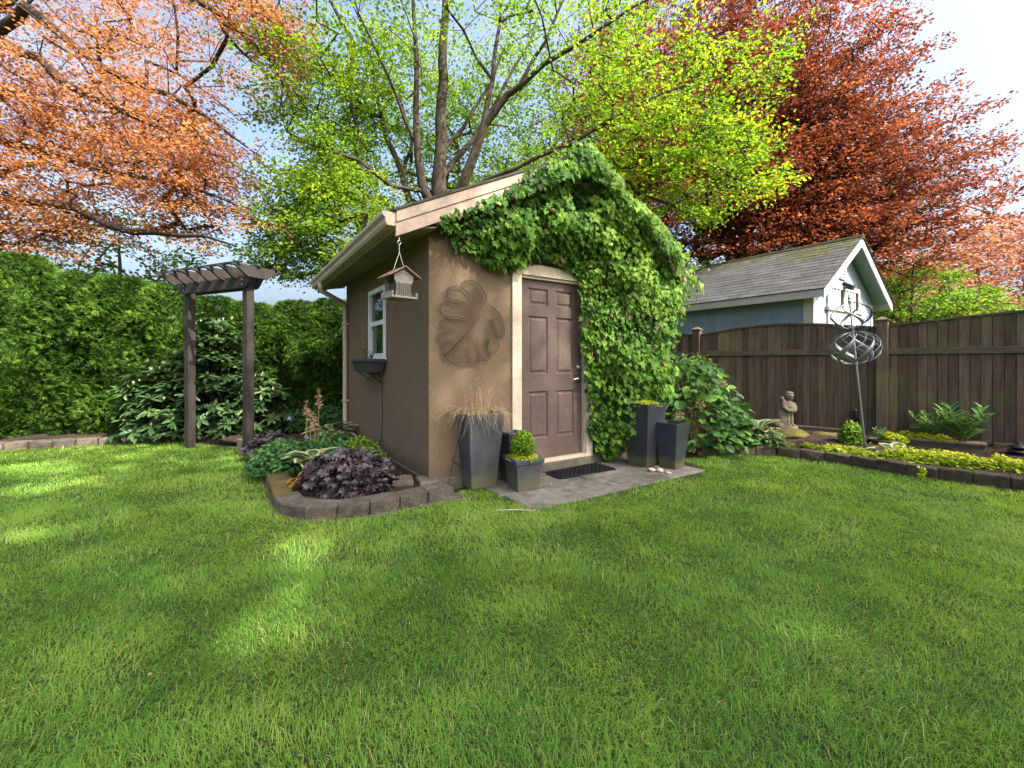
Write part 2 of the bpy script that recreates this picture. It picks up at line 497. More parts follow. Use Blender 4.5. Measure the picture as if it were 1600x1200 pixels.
M['copper'] = pmat('copper_red_wood', (.20, .115, .085), (.30, .175, .135), 10, .65, .3, 60)
M['feeder'] = pmat('weathered_wood', (.24, .215, .185), (.36, .33, .285), 8, .85, .5, 50, stretch=(3, 3, 12))
M['mesh'] = pmat('wire_mesh', (.06, .055, .05), (.12, .11, .10), 30, .6, .2, 80, metal=.4)
M['seed'] = pmat('seed_block', (.13, .115, .095), (.30, .27, .22), 60, .9, 1, 120)
M['cord'] = pmat('dark_cord', (.02, .018, .016), (.035, .03, .028), 10, .7, 0)
M['solarblue'] = pmat('blue_glass_bead', (.10, .14, .30), (.28, .34, .52), 20, .2, 0, spec=.6)
M['twig'] = pmat('dry_stalk', (.22, .135, .075), (.36, .24, .14), 20, .8, .2, 60)
M['straw'] = leafmat('dry_grass_blade', [(0, (.33, .22, .12)), (.5, (.50, .37, .23)), (1, (.62, .49, .33))], .25, .6, .2)
M['reflpane'] = pmat('painted_reflection_pane', (.25, .28, .33), (.40, .43, .48), 5, .15, 0, spec=.5)  # pane coloured pale in place of a bright reflection
M['mulch'] = leafmat('mulch_chip', [(0, (.035, .022, .014)), (.6, (.085, .052, .032)), (1, (.19, .12, .07))], .0, .9, .1)
glass = NB('window_glass')
_g = glass.n('BsdfPrincipled'); _g.inputs['Base Color'].default_value = (.02, .022, .025, 1); _g.inputs['Roughness'].default_value = .03; _g.inputs['Specular IOR Level'].default_value = .9
_t = glass.n('BsdfTransparent'); _t.inputs['Color'].default_value = (.8, .84, .82, 1)
_m = glass.n('MixShader'); _m.inputs[0].default_value = .75
glass.l(_t.outputs['BSDF'], _m.inputs[1]); glass.l(_g.outputs['BSDF'], _m.inputs[2]); glass.l(_m.outputs['Shader'], glass.out.inputs['Surface'])
M['glass'] = glass.m

# ---------------------------------------------------------------- shed frame of reference
TH, CX, CY = 0.5802, -.7857, 4.095
W, D = 3.268, 3.406
ct, st_ = math.cos(TH), math.sin(TH)
def S(u, v, z=0.):
    return np.array((CX + u * ct - v * st_, CY + u * st_ + v * ct, z))
def wall_uz(px, py, v=0.):
    """front wall coordinates (u, z) seen at a photo pixel, on the plane v"""
    k = (px - 800) / F
    # CX+u ct - v st = k (CY + u st + v ct)
    u = (k * (CY + v * ct) - CX + v * st_) / (ct - k * st_)
    Y = CY + u * st_ + v * ct
    return u, H + (HY - py) / F * Y

# ---------------------------------------------------------------- ground
def ground_material():
    b = NB('lawn_ground')
    w = b.coords('World')
    col = b.mix(b.ramp(b.noise(w, 1.1, 4), [(.35, (0, 0, 0)), (.65, (1, 1, 1))]), (.030, .058, .012), (.055, .085, .018))
    col = b.mix(b.ramp(b.noise(w, 28, 4), [(.4, (0, 0, 0)), (.75, (.8, .8, .8))]), col, (.060, .045, .022))
    p = b.n('BsdfPrincipled'); b.l(col, p.inputs['Base Color']); p.inputs['Roughness'].default_value = .95
    p.inputs['Specular IOR Level'].default_value = .1
    bn = b.n('Bump'); bn.inputs['Strength'].default_value = .8; bn.inputs['Distance'].default_value = .02
    b.l(b.noise(w, 45, 4), bn.inputs['Height']); b.l(bn.outputs['Normal'], p.inputs['Normal'])
    b.l(p.outputs['BSDF'], b.out.inputs['Surface'])
    return b.m
g = MB().add([(-400, -120, -.005), (400, -120, -.005), (400, 700, -.005), (-400, 700, -.005)], [(0, 1, 2, 3)]).build('ground', ground_material())
tag(g, kind='structure')

# edges of the lawn (a closed outline in plan)
WALLR = np.array([(2.45, 5.72), (2.85, 5.74), (3.40, 5.64), (3.80, 5.32), (4.10, 4.95), (4.36, 4.60), (4.84, 4.10), (5.6, 3.33), (6.6, 2.3)])
lawn_poly = [(-10.5, .2), (-10.5, 4.72), (-7.1, 6.0), (-5.9, 6.46), (-5.1, 6.72), (-4.72, 6.5), (-3.62, 6.02), (-3.45, 5.95)]
for u, v in ((-1.27, 2.9), (-1.27, .3), (-1.24, .08), (-1.12, -.12), (-.9, -.28), (-.6, -.345), (.19, -.345), (.24, -.1), (.5, -.2), (.52, -.9), (.9, -.97), (1.5, -.99), (2.1, -.97), (2.7, -1.02), (3.05, -.85), (3.15, -.5)):
    lawn_poly.append(tuple(S(u, v)[:2]))
lawn_poly += [tuple(p) for p in WALLR[1:]] + [(6.8, .2)]

def soil_strip(name, A, B, za, zb, n=60, m=10, bump=.02, seed=1):
    A, B = np.asarray(A, float), np.asarray(B, float)
    def res(Q):
        s = np.concatenate([[0], np.cumsum(np.linalg.norm(np.diff(Q, axis=0), axis=1))])
        t = np.linspace(0, s[-1], n)
        return np.column_stack([np.interp(t, s, Q[:, 0]), np.interp(t, s, Q[:, 1])])
    a, b_ = res(A), res(B)
    V = []
    for j in range(m):
        f = j / (m - 1)
        p = a * (1 - f) + b_ * f
        z = za * (1 - f) + zb * f + bump * noise2(p[:, 0], p[:, 1], 4, seed) * (1 if 0 < j else 0)
        V.append(np.column_stack([p, z]))
    V = np.concatenate(V)
    Fq = [(j * n + i, j * n + i + 1, (j + 1) * n + i + 1, (j + 1) * n + i) for j in range(m - 1) for i in range(n - 1)]
    o = link(name, mkmesh(name, V, [np.array(Fq)], M['soil'], True))
    Vg = V.reshape(m, n, 3); q = int(2600 if n < 80 else 5200)
    fi = rng.uniform(0, n - 1.01, q); fj = rng.uniform(0, m - 1.01, q); i0 = fi.astype(int); j0 = fj.astype(int); fi -= i0; fj -= j0
    Pm = (Vg[j0, i0] * ((1 - fi) * (1 - fj))[:, None] + Vg[j0, i0 + 1] * (fi * (1 - fj))[:, None] + Vg[j0 + 1, i0] * ((1 - fi) * fj)[:, None] + Vg[j0 + 1, i0 + 1] * (fi * fj)[:, None])
    Pm[:, 2] += .006
    ch = leafmass('mulch_chips', NARROW, Pm, frames(np.column_stack([rng.normal(size=(q, 2)), rng.normal(0, .25, q)]), np.array((0, 0, 1.)) + rng.normal(size=(q, 3)) * .45), rng.uniform(.015, .05, q), rng.uniform(0, 1, q), M['mulch'], o, kind='stuff')
    return tag(o, kind='structure')

# fence line
FP = np.array((5.3, 6.2)); FD = np.array((-.722, .692)); FN = np.array((-.692, -.722))   # towards the lawn
def FL(s, off=0.): return FP + FD * s + FN * off
# soil of the three beds
soil_strip('garden_bed_soil', WALLR + np.array((.10, .07)), [FL(4.2, .0), FL(2.6, 0), FL(0, 0), FL(-2.6, 0), FL(-4.6, 0)], .085, .20, 90, 14, .03)
A_ = [S(-1.2, 3.0)[:2], S(-1.18, .25)[:2], S(-1.05, -.05)[:2], S(-.7, -.26)[:2], S(.12, -.26)[:2]]
B_ = [S(.0, 3.0)[:2], S(.0, 1.5)[:2], S(.0, .8)[:2], S(.0, .3)[:2], S(.06, -.03)[:2]]
soil_strip('garden_bed_soil', A_, B_, .075, .105, 50, 12, .03, 2)
soil_strip('garden_bed_soil', [(-11, 4.75), (-7.1, 6.12), (-5.1, 6.84), (-4.2, 6.38), (-3.55, 6.15), (-3.2, 5.95)], [(-13.8, 6.2), (-9.2, 8.4), (-7, 10.1), (-5.5, 11.0), (-4.2, 11.6), (-1.5, 9.0)], .07, .16, 60, 16, .05, 3)

# ---------------------------------------------------------------- the stucco shed
ZB, ZD = .12, 2.15
EO, FO, BO, PI_ = .386, .209, .263, .4875
ZT = 2.536
def roof_z(u): return ZT + PI_ * (min(u, W - u) + EO)
UD0, UD1 = 1.045, 1.99          # door opening
shed = thing('garden_shed', 'small brown stucco garden shed with gable roof and panelled door', 'shed', (CX, CY, 0), TH)
MB().box(-.012, W + .012, -.012, D + .012, -.03, ZB).build('foundation', M['concrete'], shed, bevel=.008)
zw = roof_z(0) - .245
fw = MB().prism([(0, ZB), (UD0, ZB), (UD0, ZD + .03), (UD1, ZD + .03), (UD1, ZB), (W, ZB), (W, zw), (W / 2, roof_z(W / 2) - .245), (0, zw)], 0, .12, 'y')
fw.build('front_wall', M['stucco'], shed)
WV0, WV1, WZ0, WZ1 = 1.33, 2.05, 1.29, 2.17      # window opening in the left wall
lw = MB()
lw.box(0, .12, .122, WV0, ZB, zw); lw.box(0, .12, WV1, D - .12, ZB, zw)
lw.box(0, .12, WV0, WV1, ZB, WZ0); lw.box(0, .12, WV0, WV1, WZ1, zw)
lw.build('side_wall', M['stucco'], shed)
MB().box(W - .12, W, .122, D - .12, ZB, zw).build('side_wall', M['stucco'], shed)
MB().prism([(0, ZB), (W, ZB), (W, zw), (W / 2, roof_z(W / 2) - .245), (0, zw)], D - .118, D, 'y').build('back_wall', M['stucco'], shed)
MB().box(.13, W - .13, .13, D - .13, .10, .115).build('inside_floor', M['concrete'], shed)
# roof
roof = link('roof', None, shed); roof.empty_display_size = .1
um = W / 2
for side in (0, 1):
    f = (lambda u: u) if side == 0 else (lambda u: W - u)
    def sl(a0, a1, t0, t1, v0, v1):          # band between depths t0..t1 under the roof line
        poly = [(f(a0), ZT + PI_ * (a0 + EO) - t0), (f(a1), ZT + PI_ * (a1 + EO) - t0), (f(a1), ZT + PI_ * (a1 + EO) - t1), (f(a0), ZT + PI_ * (a0 + EO) - t1)]
        return MB().prism(poly, v0, v1, 'y')
    sl(-EO - .02, um, -.022, .0, -FO - .025, D + BO + .02).build('shingle_layer', M['shingle'], roof)
    sl(-EO, um, .002, .05, -FO + .02, D + BO - .02).build('roof_deck', M['soffit'], roof)
    sl(-EO, um, .004, .105, -FO - .012, -FO + .018).build('upper_rake_board', M['taupe'], roof, bevel=.004)
    sl(-EO, um, .108, .225, -FO - .002, -FO + .018).build('lower_rake_board', M['taupe'], roof, bevel=.004)
    sl(-EO, um, .004, .2, D + BO - .018, D + BO).build('back_rake_board', M['taupe'], roof)
    # sloping soffit boards beneath the eave, each a board
    nb = 25; bw = (D + FO + BO - .04) / nb
    proto = None
    for k in range(nb):
        v0 = -FO + .02 + k * bw
        if proto is None:
            zA, zB_ = ZT - .150, 2.452
            proto = MB().prism([(f(-EO + .012), zA), (f(-.002), zB_), (f(-.002), zB_ + .012), (f(-EO + .012), zA + .012)], 0, bw - .012, 'y').mesh('soffit_board', M['soffit'], bevel=.003)
        link('soffit_board', proto, roof, Matrix.Translation((0, v0, 0)))
    # backing above the joints, and the front soffit
    MB().prism([(f(-EO + .012), zA + .014), (f(-.002), zB_ + .014), (f(-.002), zB_ + .018), (f(-EO + .012), zA + .018)], -FO + .02, D + BO - .02, 'y').build('soffit_backing', M['black'], roof)
    sl(-.0, um, .228, .24, -FO + .019, -.002).build('front_soffit', M['soffit'], roof)
    # gutter: K-shaped trough
    g0 = -EO - .004; zg = ZT - .02
    prof = [(g0, zg), (g0, zg - .115), (g0 - .07, zg - .115), (g0 - .085, zg - .09), (g0 - .085, zg - .055), (g0 - .112, zg - .03), (g0 - .112, zg), (g0 - .104, zg), (g0 - .104, zg - .026), (g0 - .077, zg - .05), (g0 - .077, zg - .09), (g0 - .068, zg - .107), (g0 - .008, zg - .107), (g0 - .008, zg)]
    prof = [(f(p), q) for p, q in prof]
    MB().prism(prof, -FO - .0, D + BO - .01, 'y').build('gutter', M['gutter'], shed)
    MB().box(min(f(-EO + .012), f(-EO)), max(f(-EO + .012), f(-EO)), -FO + .019, D + BO - .02, ZT - .155, ZT - .006).build('fascia', M['taupe'], roof)
    for vv in (-FO + .002, D + BO - .02):
        MB().prism([(f(g0 - .001), zg - .001), (f(g0 - .001), zg - .113), (f(g0 - .068), zg - .113), (f(g0 - .083), zg - .09), (f(g0 - .083), zg - .055), (f(g0 - .11), zg - .03), (f(g0 - .11), zg - .001)], vv, vv + .008, 'y').build('gutter_end_cap', M['gutter'], shed)
MB().tube([(um, -FO - .03, ZT + PI_ * (um + EO) + .012), (um, D + BO, ZT + PI_ * (um + EO) + .012)], .05, 6).build('ridge_cap', M['shingle'], roof)
# downspout with its two elbows
ds = MB()
pth = [(-.45, 3.02, ZT - .13), (-.45, 3.02, ZT - .20), (-.43, 3.05, ZT - .245), (-.12, 3.23, ZT - .36), (-.06, 3.27, ZT - .40), (-.048, 3.28, ZT - .47), (-.048, 3.28, .22), (-.06, 3.27, .16), (-.14, 3.25, .12)]
ds.tube(pth, .036, 8)
dsp = ds.build('downspout', M['gutter'], shed, smooth=True)
MB().box(-.09, .0, 3.235, 3.325, 1.82, 1.85).build('strap', M['gutter'], dsp, bevel=.003)
MB().box(-.09, .0, 3.235, 3.325, .62, .65).build('strap', M['gutter'], dsp, bevel=.003)
# door
DV = .045
CS = .115
door = link('door', None, shed); door.empty_display_size = .1
dx0, dx1, dz0, dz1 = UD0 + .02, UD1 - .02, ZB + .03, ZD
dw, dh = dx1 - dx0, dz1 - dz0
cols = [(dx0 + .135 * dw, dx0 + .435 * dw), (dx0 + .565 * dw, dx0 + .865 * dw)]
rows = [(dz0 + .115 * dh, dz0 + .38 * dh), (dz0 + .475 * dh, dz0 + .80 * dh), (dz0 + .86 * dh, dz0 + .955 * dh)]
leaf = MB()
leaf.box(dx0, dx1, DV + .02, DV + .04, dz0, dz1)
xs = [dx0, cols[0][0], cols[0][1], cols[1][0], cols[1][1], dx1]
for k in (0, 2, 4):
    leaf.box(xs[k], xs[k + 1], DV, DV + .0199, dz0, dz1)
for c in cols:
    zs = [dz0] + [z for r_ in rows for z in r_] + [dz1]
    for k in range(0, len(zs), 2):
        leaf.box(c[0] + .0002, c[1] - .0002, DV, DV + .0199, zs[k], zs[k + 1])
leaf.build('door_leaf', M['door'], door)
for c in cols:
    for r_ in rows:
        a0, a1, b0, b1 = c[0] + .0005, c[1] - .0005, r_[0] + .0005, r_[1] - .0005
        V = []
        for ins, dep in ((0, .001), (.012, .016), (.028, .016), (.045, .005), (.047, .0045)):
            V += [(a0 + ins, DV + dep, b0 + ins), (a1 - ins, DV + dep, b0 + ins), (a1 - ins, DV + dep, b1 - ins), (a0 + ins, DV + dep, b1 - ins)]
        Fs = [(r4 * 4 + k, r4 * 4 + (k + 1) % 4, r4 * 4 + 4 + (k + 1) % 4, r4 * 4 + 4 + k) for r4 in range(4) for k in range(4)] + [(16, 17, 18, 19)]
        MB().add(V, Fs).build('door_panel', M['door'], door)
kx = dx1 - .065
zk = dz0 + .445 * dh
dbm = MB()
def disc(mb, x, z, r, v0, v1, n=20):
    mb.prism([(x + r * math.cos(2 * math.pi * k / n), z + r * math.sin(2 * math.pi * k / n)) for k in range(n)], v1, v0, 'y')
disc(dbm, kx, zk + .135, .032, DV, DV - .022); disc(dbm, kx, zk + .135, .018, DV - .0222, DV - .034)
dbm.box(kx - .004, kx + .004, DV - .046, DV - .0342, zk + .122, zk + .148)
dbm.build('deadbolt', M['chrome'], door, bevel=.002)
hm = MB(); disc(hm, kx, zk, .033, DV, DV - .014); disc(hm, kx, zk, .013, DV - .0142, DV - .05)
hm.tube([(kx, DV - .052, zk), (kx - .045, DV - .056, zk + .004), (kx - .105, DV - .05, zk - .006)], [.011, .0095, .007], 8)
hm.build('lever_handle', M['chrome'], door, smooth=False)
for hz_ in (.22, 1.0, 1.8):
    MB().tube([(dx0 - .004, DV - .004, dz0 + hz_ - .045), (dx0 - .004, DV - .004, dz0 + hz_ + .045)], .007, 6).build('hinge', M['door'], door)
# casing, jambs, threshold
MB().box(UD0 - CS, UD0 + .006, -.026, -.001, ZB - .01, ZD + .03).build('door_casing', M['cream'], shed, bevel=.004)
MB().box(UD1 - .006, UD1 + CS - .02, -.026, -.001, ZB - .01, ZD + .03).build('door_casing', M['cream'], shed, bevel=.004)
MB().box(UD0 - CS, UD1 + CS - .02, -.028, -.001, ZD + .0305, ZD + .155).build('door_head_casing', M['cream'], shed, bevel=.004)
MB().box(UD0 + .001, UD0 + .0175, .0, .11, ZB, ZD + .029).build('door_jamb', M['cream'], shed)
MB().box(UD1 - .0175, UD1 - .001, .0, .11, ZB, ZD + .029).build('door_jamb', M['cream'], shed)
MB().box(UD0 + .018, UD1 - .018, .0, .11, ZD + .004, ZD + .029).build('door_jamb', M['cream'], shed)
MB().box(UD0 + .004, UD1 - .004, -.055, .10, ZB + .0, ZB + .027).build('threshold', M['cream'], shed, bevel=.004)
MB().box(UD0 - .02, UD1 + .03, -.075, -.0125, .0, ZB - .002).build('door_step', M['concrete'], shed, bevel=.008)
# window
win = link('window', None, shed); win.empty_display_size = .1
fr = MB(); T = .055
fr.box(-.02, .07, WV0, WV0 + T, WZ0, WZ1); fr.box(-.02, .07, WV1 - T, WV1, WZ0, WZ1)
fr.box(-.02, .07, WV0 + T, WV1 - T, WZ0, WZ0 + T); fr.box(-.02, .07, WV0 + T, WV1 - T, WZ1 - T, WZ1)
fr.build('window_frame', M['white'], win)
zmid = WZ0 + .50 * (WZ1 - WZ0)
MB().box(-.008, .05, WV0 + T + .001, WV1 - T - .001, zmid - .03, zmid + .03).build('meeting_rail', M['white'], win, bevel=.003)
MB().box(.02, .026, WV0 + T, WV1 - T, zmid + .03, WZ1 - T).build('pane', M['glass'], win)
MB().box(.028, .034, WV0 + T, WV1 - T, WZ0 + T, zmid - .03).build('pane', M['glass'], win)
MB().box(-.045, .03, WV0 - .02, WV1 + .02, WZ0 - .03, WZ0 - .001).build('window_sill', M['white'], win, bevel=.004)
bl = MB()
for k in range(9):
    bl.box(.10 + .004 * (k % 2), .105 + .004 * (k % 2), WV0 + T + .02 + k * .066, WV0 + T + .07 + k * .066, WZ0 + .02, WZ1 - .03)
bl.build('curtain', M['interior'], win)

# ---------------------------------------------------------------- patio of concrete slabs
pat = MB().add([tuple(S(.5, -.03, .004)), tuple(S(.5, -.98, .004)), tuple(S(2.8, -1.06, .004)), tuple(S(3.2, -.6, .004)), tuple(S(3.2, -.03, .004))], [(0, 1, 2, 3, 4)]).build('patio', M['soil'])
tag(pat, kind='structure')
for j, (v0, v1) in enumerate(((-.495, -.03), (-.965, -.503))):
    for k, (u0, u1) in enumerate(((.52, 1.10), (1.108, 1.70), (1.708, 2.30), (2.308, 2.9)) if j else ((.50, .92), (.928, 1.55), (1.558, 2.16), (2.168, 2.75), (2.758, 3.2))):
        mb = MB(); sk = rng.uniform(-.01, .01, 4)
        V = [S(u0 + sk[0], v0, 0), S(u1 + sk[1], v0 + sk[2], 0), S(u1, v1, 0), S(u0, v1 + sk[3] * .3, 0)]
        z0 = .018 + rng.uniform(-.004, .006)
        V = [(p[0], p[1], -.03) for p in V] + [(p[0], p[1], z0) for p in V]
        mb.add(V, [(3, 2, 1, 0), (4, 5, 6, 7), (0, 1, 5, 4), (1, 2, 6, 5), (2, 3, 7, 6), (3, 0, 4, 7)])
        o = mb.build('slab', M['slab'], pat, bevel=.006)

# ---------------------------------------------------------------- block edgings
def block_mesh(L, Dp, Hh, seed, mat):
    mb = MB().box(-L / 2, L / 2, 0, Dp, 0, Hh)
    me = mb.mesh('stone_block', mat)
    bm = bmesh.new(); bm.from_mesh(me)
    bmesh.ops.bevel(bm, geom=list(bm.edges), offset=.012, segments=2, affect='EDGES', profile=.5)
    bmesh.ops.triangulate(bm, faces=bm.faces)
    bm.to_mesh(me); bm.free()
    jitter(me, .007, 22, seed)
    return me
BLK = [block_mesh(.240, .19, .125, k, M['block']) for k in range(4)]
DBLK = [block_mesh(.246, .17, .13, k + 20, M['darkblock']) for k in range(4)]
MBLK = [block_mesh(.242, .205, .125, k + 9, M['mossblock']) for k in range(2)]
def edging(root, path, inward, z0=0., step=.246, moss=None, tilt=.02, start=0., kinds=None):
    """blocks laid end to end along a plan path, faces to the lawn"""
    P = np.asarray(path, float)
    s = np.concatenate([[0], np.cumsum(np.linalg.norm(np.diff(P, axis=0), axis=1))])
    t = start + step / 2; k = 0
    while t < s[-1] - step * .3:
        x = np.interp(t, s, P[:, 0]); y = np.interp(t, s, P[:, 1])
        x2 = np.interp(t + .03, s, P[:, 0]) - np.interp(t - .03, s, P[:, 0]); y2 = np.interp(t + .03, s, P[:, 1]) - np.interp(t - .03, s, P[:, 1])
        a = math.atan2(y2, x2)
        if inward < 0: a += math.pi
        m_ = Matrix.Translation((x, y, z0 + rng.uniform(-.004, .004))) @ Matrix.Rotation(a + rng.uniform(-tilt, tilt), 4, 'Z') @ Matrix.Rotation(rng.uniform(-tilt, tilt) * .6, 4, 'Y')
        use = MBLK[k % 2] if (moss and moss(t)) else (kinds or BLK)[(k * 7 + int(t * 3)) % 4]
        link('stone_block', use, root, m_)
        t += step; k += 1
e1 = thing('block_edging', 'low grey concrete block edging around the raised bed beside the shed', 'edging')
arc = [S(-1.27, 2.75)[:2], S(-1.27, .32)[:2], S(-1.245, .12)[:2], S(-1.17, -.05)[:2], S(-1.04, -.20)[:2], S(-.86, -.30)[:2], S(-.62, -.34)[:2], S(.2, -.345)[:2]]
edging(e1, arc, 1, -.01, moss=lambda t: .5 < t < 2.35)
edging(e1, [S(-1.285, 2.7)[:2], S(-1.285, .25)[:2], S(-1.2, -.06)[:2], S(-1.04, -.225)[:2], S(-.6, -.36)[:2], S(.22, -.365)[:2]], 1, -.108, start=.12)
for (u, v, a) in ((.09, -.02, 1.35), (-.11, .12, 1.2)):
    p = S(u, v); link('stone_block', BLK[int(u * 10) % 4], e1, Matrix.Translation((p[0], p[1], .012)) @ Matrix.Rotation(TH + a, 4, 'Z'))
e2 = thing('block_edging', 'dark mossy block edging curving along the bed in front of the fence', 'edging')
edging(e2, WALLR[::1], 1, .0, step=.25, tilt=.035, kinds=DBLK)
edging(e2, WALLR - np.array((.012, .012)), 1, -.115, step=.25, start=.12, kinds=DBLK)
e3 = thing('block_edging', 'low grey block edging at the foot of the cedar hedge', 'edging')
edging(e3, [(-10.5, 4.75), (-7.1, 6.03), (-5.9, 6.49), (-5.15, 6.78)], 1, -.02, step=.26, tilt=.04)
edging(e3, [(-5.0, 6.76), (-4.35, 6.62), (-3.7, 6.34)], 1, -.05, step=.26, tilt=.05)
ps = thing('footing_block', 'square concrete block at the base of the right arbor post', 'block', tuple(gp(381, 712)))
link('stone_block', block_mesh(.2, .2, .17, 31, M['block']), ps)

# ---------------------------------------------------------------- wooden fence
fence = thing('wooden_fence', 'dark brown board fence with arched top behind the flower bed', 'fence', (FP[0], FP[1], 0), math.atan2(FD[1], FD[0]))
# local x runs along the fence away from the camera, local +y towards the lawn
PW = 2.60
def arch(x):            # board tops rise between the posts
    if x < 0: return 1.735 + .15 * math.sin(math.pi / 2 * min(1., -x / (PW * .9)))
    t = (x % PW) / PW
    return 1.72 + .125 * math.sin(math.pi * t) ** 1.1
posts = [-2 * PW, -PW, 0, PW, 2 * PW]
for x in posts:
    p = MB().box(x - .065, x + .065, -.045, .085, -.1, 1.82)
    po = p.build('post', M['wood'], fence, bevel=.005)
    MB().frustum4(x, .02, 1.821, .165, 1.846, .165).build('post_cap', M['rail'], po, bevel=.004)
    MB().frustum4(x, .02, 1.847, .13, 1.885, .03).build('post_cap', M['rail'], po)
bwid = .098
for pi_ in range(4):
    x = posts[pi_] + .07
    while x < posts[pi_ + 1] - .07 - .03:
        w_ = min(bwid, posts[pi_ + 1] - .07 - x)
        dy = rng.uniform(-.006, .006)
        za, zb = arch(x), arch(x + w_)
        lo = .10 + rng.uniform(-.01, .01)
        MB().prism([(x, lo), (x + w_ - .0045, lo), (x + w_ - .0045, zb), (x, za)], .0 + dy, .018 + dy, 'y').build('board', M['wood'], fence)
        x += w_ + .0004
    xa, xb = posts[pi_] + .066, posts[pi_ + 1] - .066
    nb_ = 13
    for q in range(nb_):
        x0_, x1_ = xa + (xb - xa) * q / nb_, xa + (xb - xa) * (q + 1) / nb_ - .0005
        MB().prism([(x0_, .12), (x1_, .12), (x1_, arch(min(x1_, posts[pi_ + 1] - .01)) - .01), (x0_, arch(x0_) - .01)], -.03, -.0125, 'y').build('rear_board', M['wood'], fence)
    MB().box(xa, xb, .0235, .052, 1.345, 1.435).build('rail', M['rail'], fence, bevel=.004)
    MB().box(xa, xb, .0235, .055, .12, .22).build('rail', M['rail'], fence, bevel=.004)
    # upper fascia boards sit a little proud above the rail
    n = 24; xs_ = np.linspace(xa, xb, n)
    V = []; Fs = []
    for i, xx in enumerate(xs_):
        z = arch(xx)
        V += [(xx, -.012, z), (xx, .045, z), (xx, .045, z + .022), (xx, -.012, z + .022)]
        if i:
            for k in range(4):
                k2 = (k + 1) % 4
                Fs.append(((i - 1) * 4 + k, (i - 1) * 4 + k2, i * 4 + k2, i * 4 + k))
    Fs += [(3, 2, 1, 0), tuple((n - 1) * 4 + k for k in range(4))]
    MB().add(V, Fs).build('cap_rail', M['rail'], fence)

# ---------------------------------------------------------------- blue shed behind the fence
be = np.array((-.56, .83)); be /= np.linalg.norm(be); bgv = np.array((be[1], -be[0]))     # along the eave / along the gable
bs = thing('blue_shed', 'pale blue wooden shed with grey shingle roof behind the fence', 'shed', (5.80, 8.05, 0), math.atan2(bgv[1], bgv[0]))
# local x along the gable (0..BW at the rake ends), local y away along the ridge
BW_, BL, BZ, BR = 3.75, 5.4, 2.46, 1.25      # width, length, eave level (underside of rake), rise
ov, of_ = .30, .30                            # eave and gable overhangs
px0, px1 = ov, BW_ - ov
def bz(x): return BZ + .16 + BR * (1 - abs(x - BW_ / 2) / (BW_ / 2))
wz = bz(px0) - .2
# side wall in vertical boards
y = of_
while y < BL - .05:
    MB().box(px0, px0 + .03, y, y + .197, .1, wz).build('siding_board', M['blueside'], bs)
    y += .2
MB().box(px1 - .03, px1, of_, BL, .1, wz).build('side_wall', M['blueside'], bs)
x = px0 + .032
k = 0
DX0, DX1 = BW_ / 2 - .95, BW_ / 2 + .62       # door opening in the gable
while x < px1 - .04:
    x2 = min(x + .2, px1 - .032)
    MB().prism([(x, .1), (x2 - .004, .1), (x2 - .004, bz(x2) - .2), (x, bz(x) - .2)] if not (x < BW_ / 2 < x2) else [(x, .1), (x2 - .004, .1), (x2 - .004, bz(x2) - .2), (BW_ / 2, bz(BW_ / 2) - .2), (x, bz(x) - .2)], of_, of_ + .03, 'y').build('gable_board', M['blueside'], bs)
    x = x2
MB().box(px0 - .012, px0 + .10, of_ - .018, of_ - .001, .1, wz - .03).build('corner_trim', M['whitetrim'], bs)
MB().box(px0 - .018, px0 - .001, of_ - .018, of_ + .16, .1, wz - .03).build('corner_trim', M['whitetrim'], bs)
MB().box(px1 - .10, px1 + .012, of_ - .018, of_ - .001, .1, wz - .03).build('corner_trim', M['whitetrim'], bs)
MB().box(-.0, .02, .02, BL, BZ + .0, BZ + .15).build('fascia', M['whitetrim'], bs)
MB().box(BW_ - .02, BW_, .02, BL, BZ + .0, BZ + .15).build('fascia', M['whitetrim'], bs)
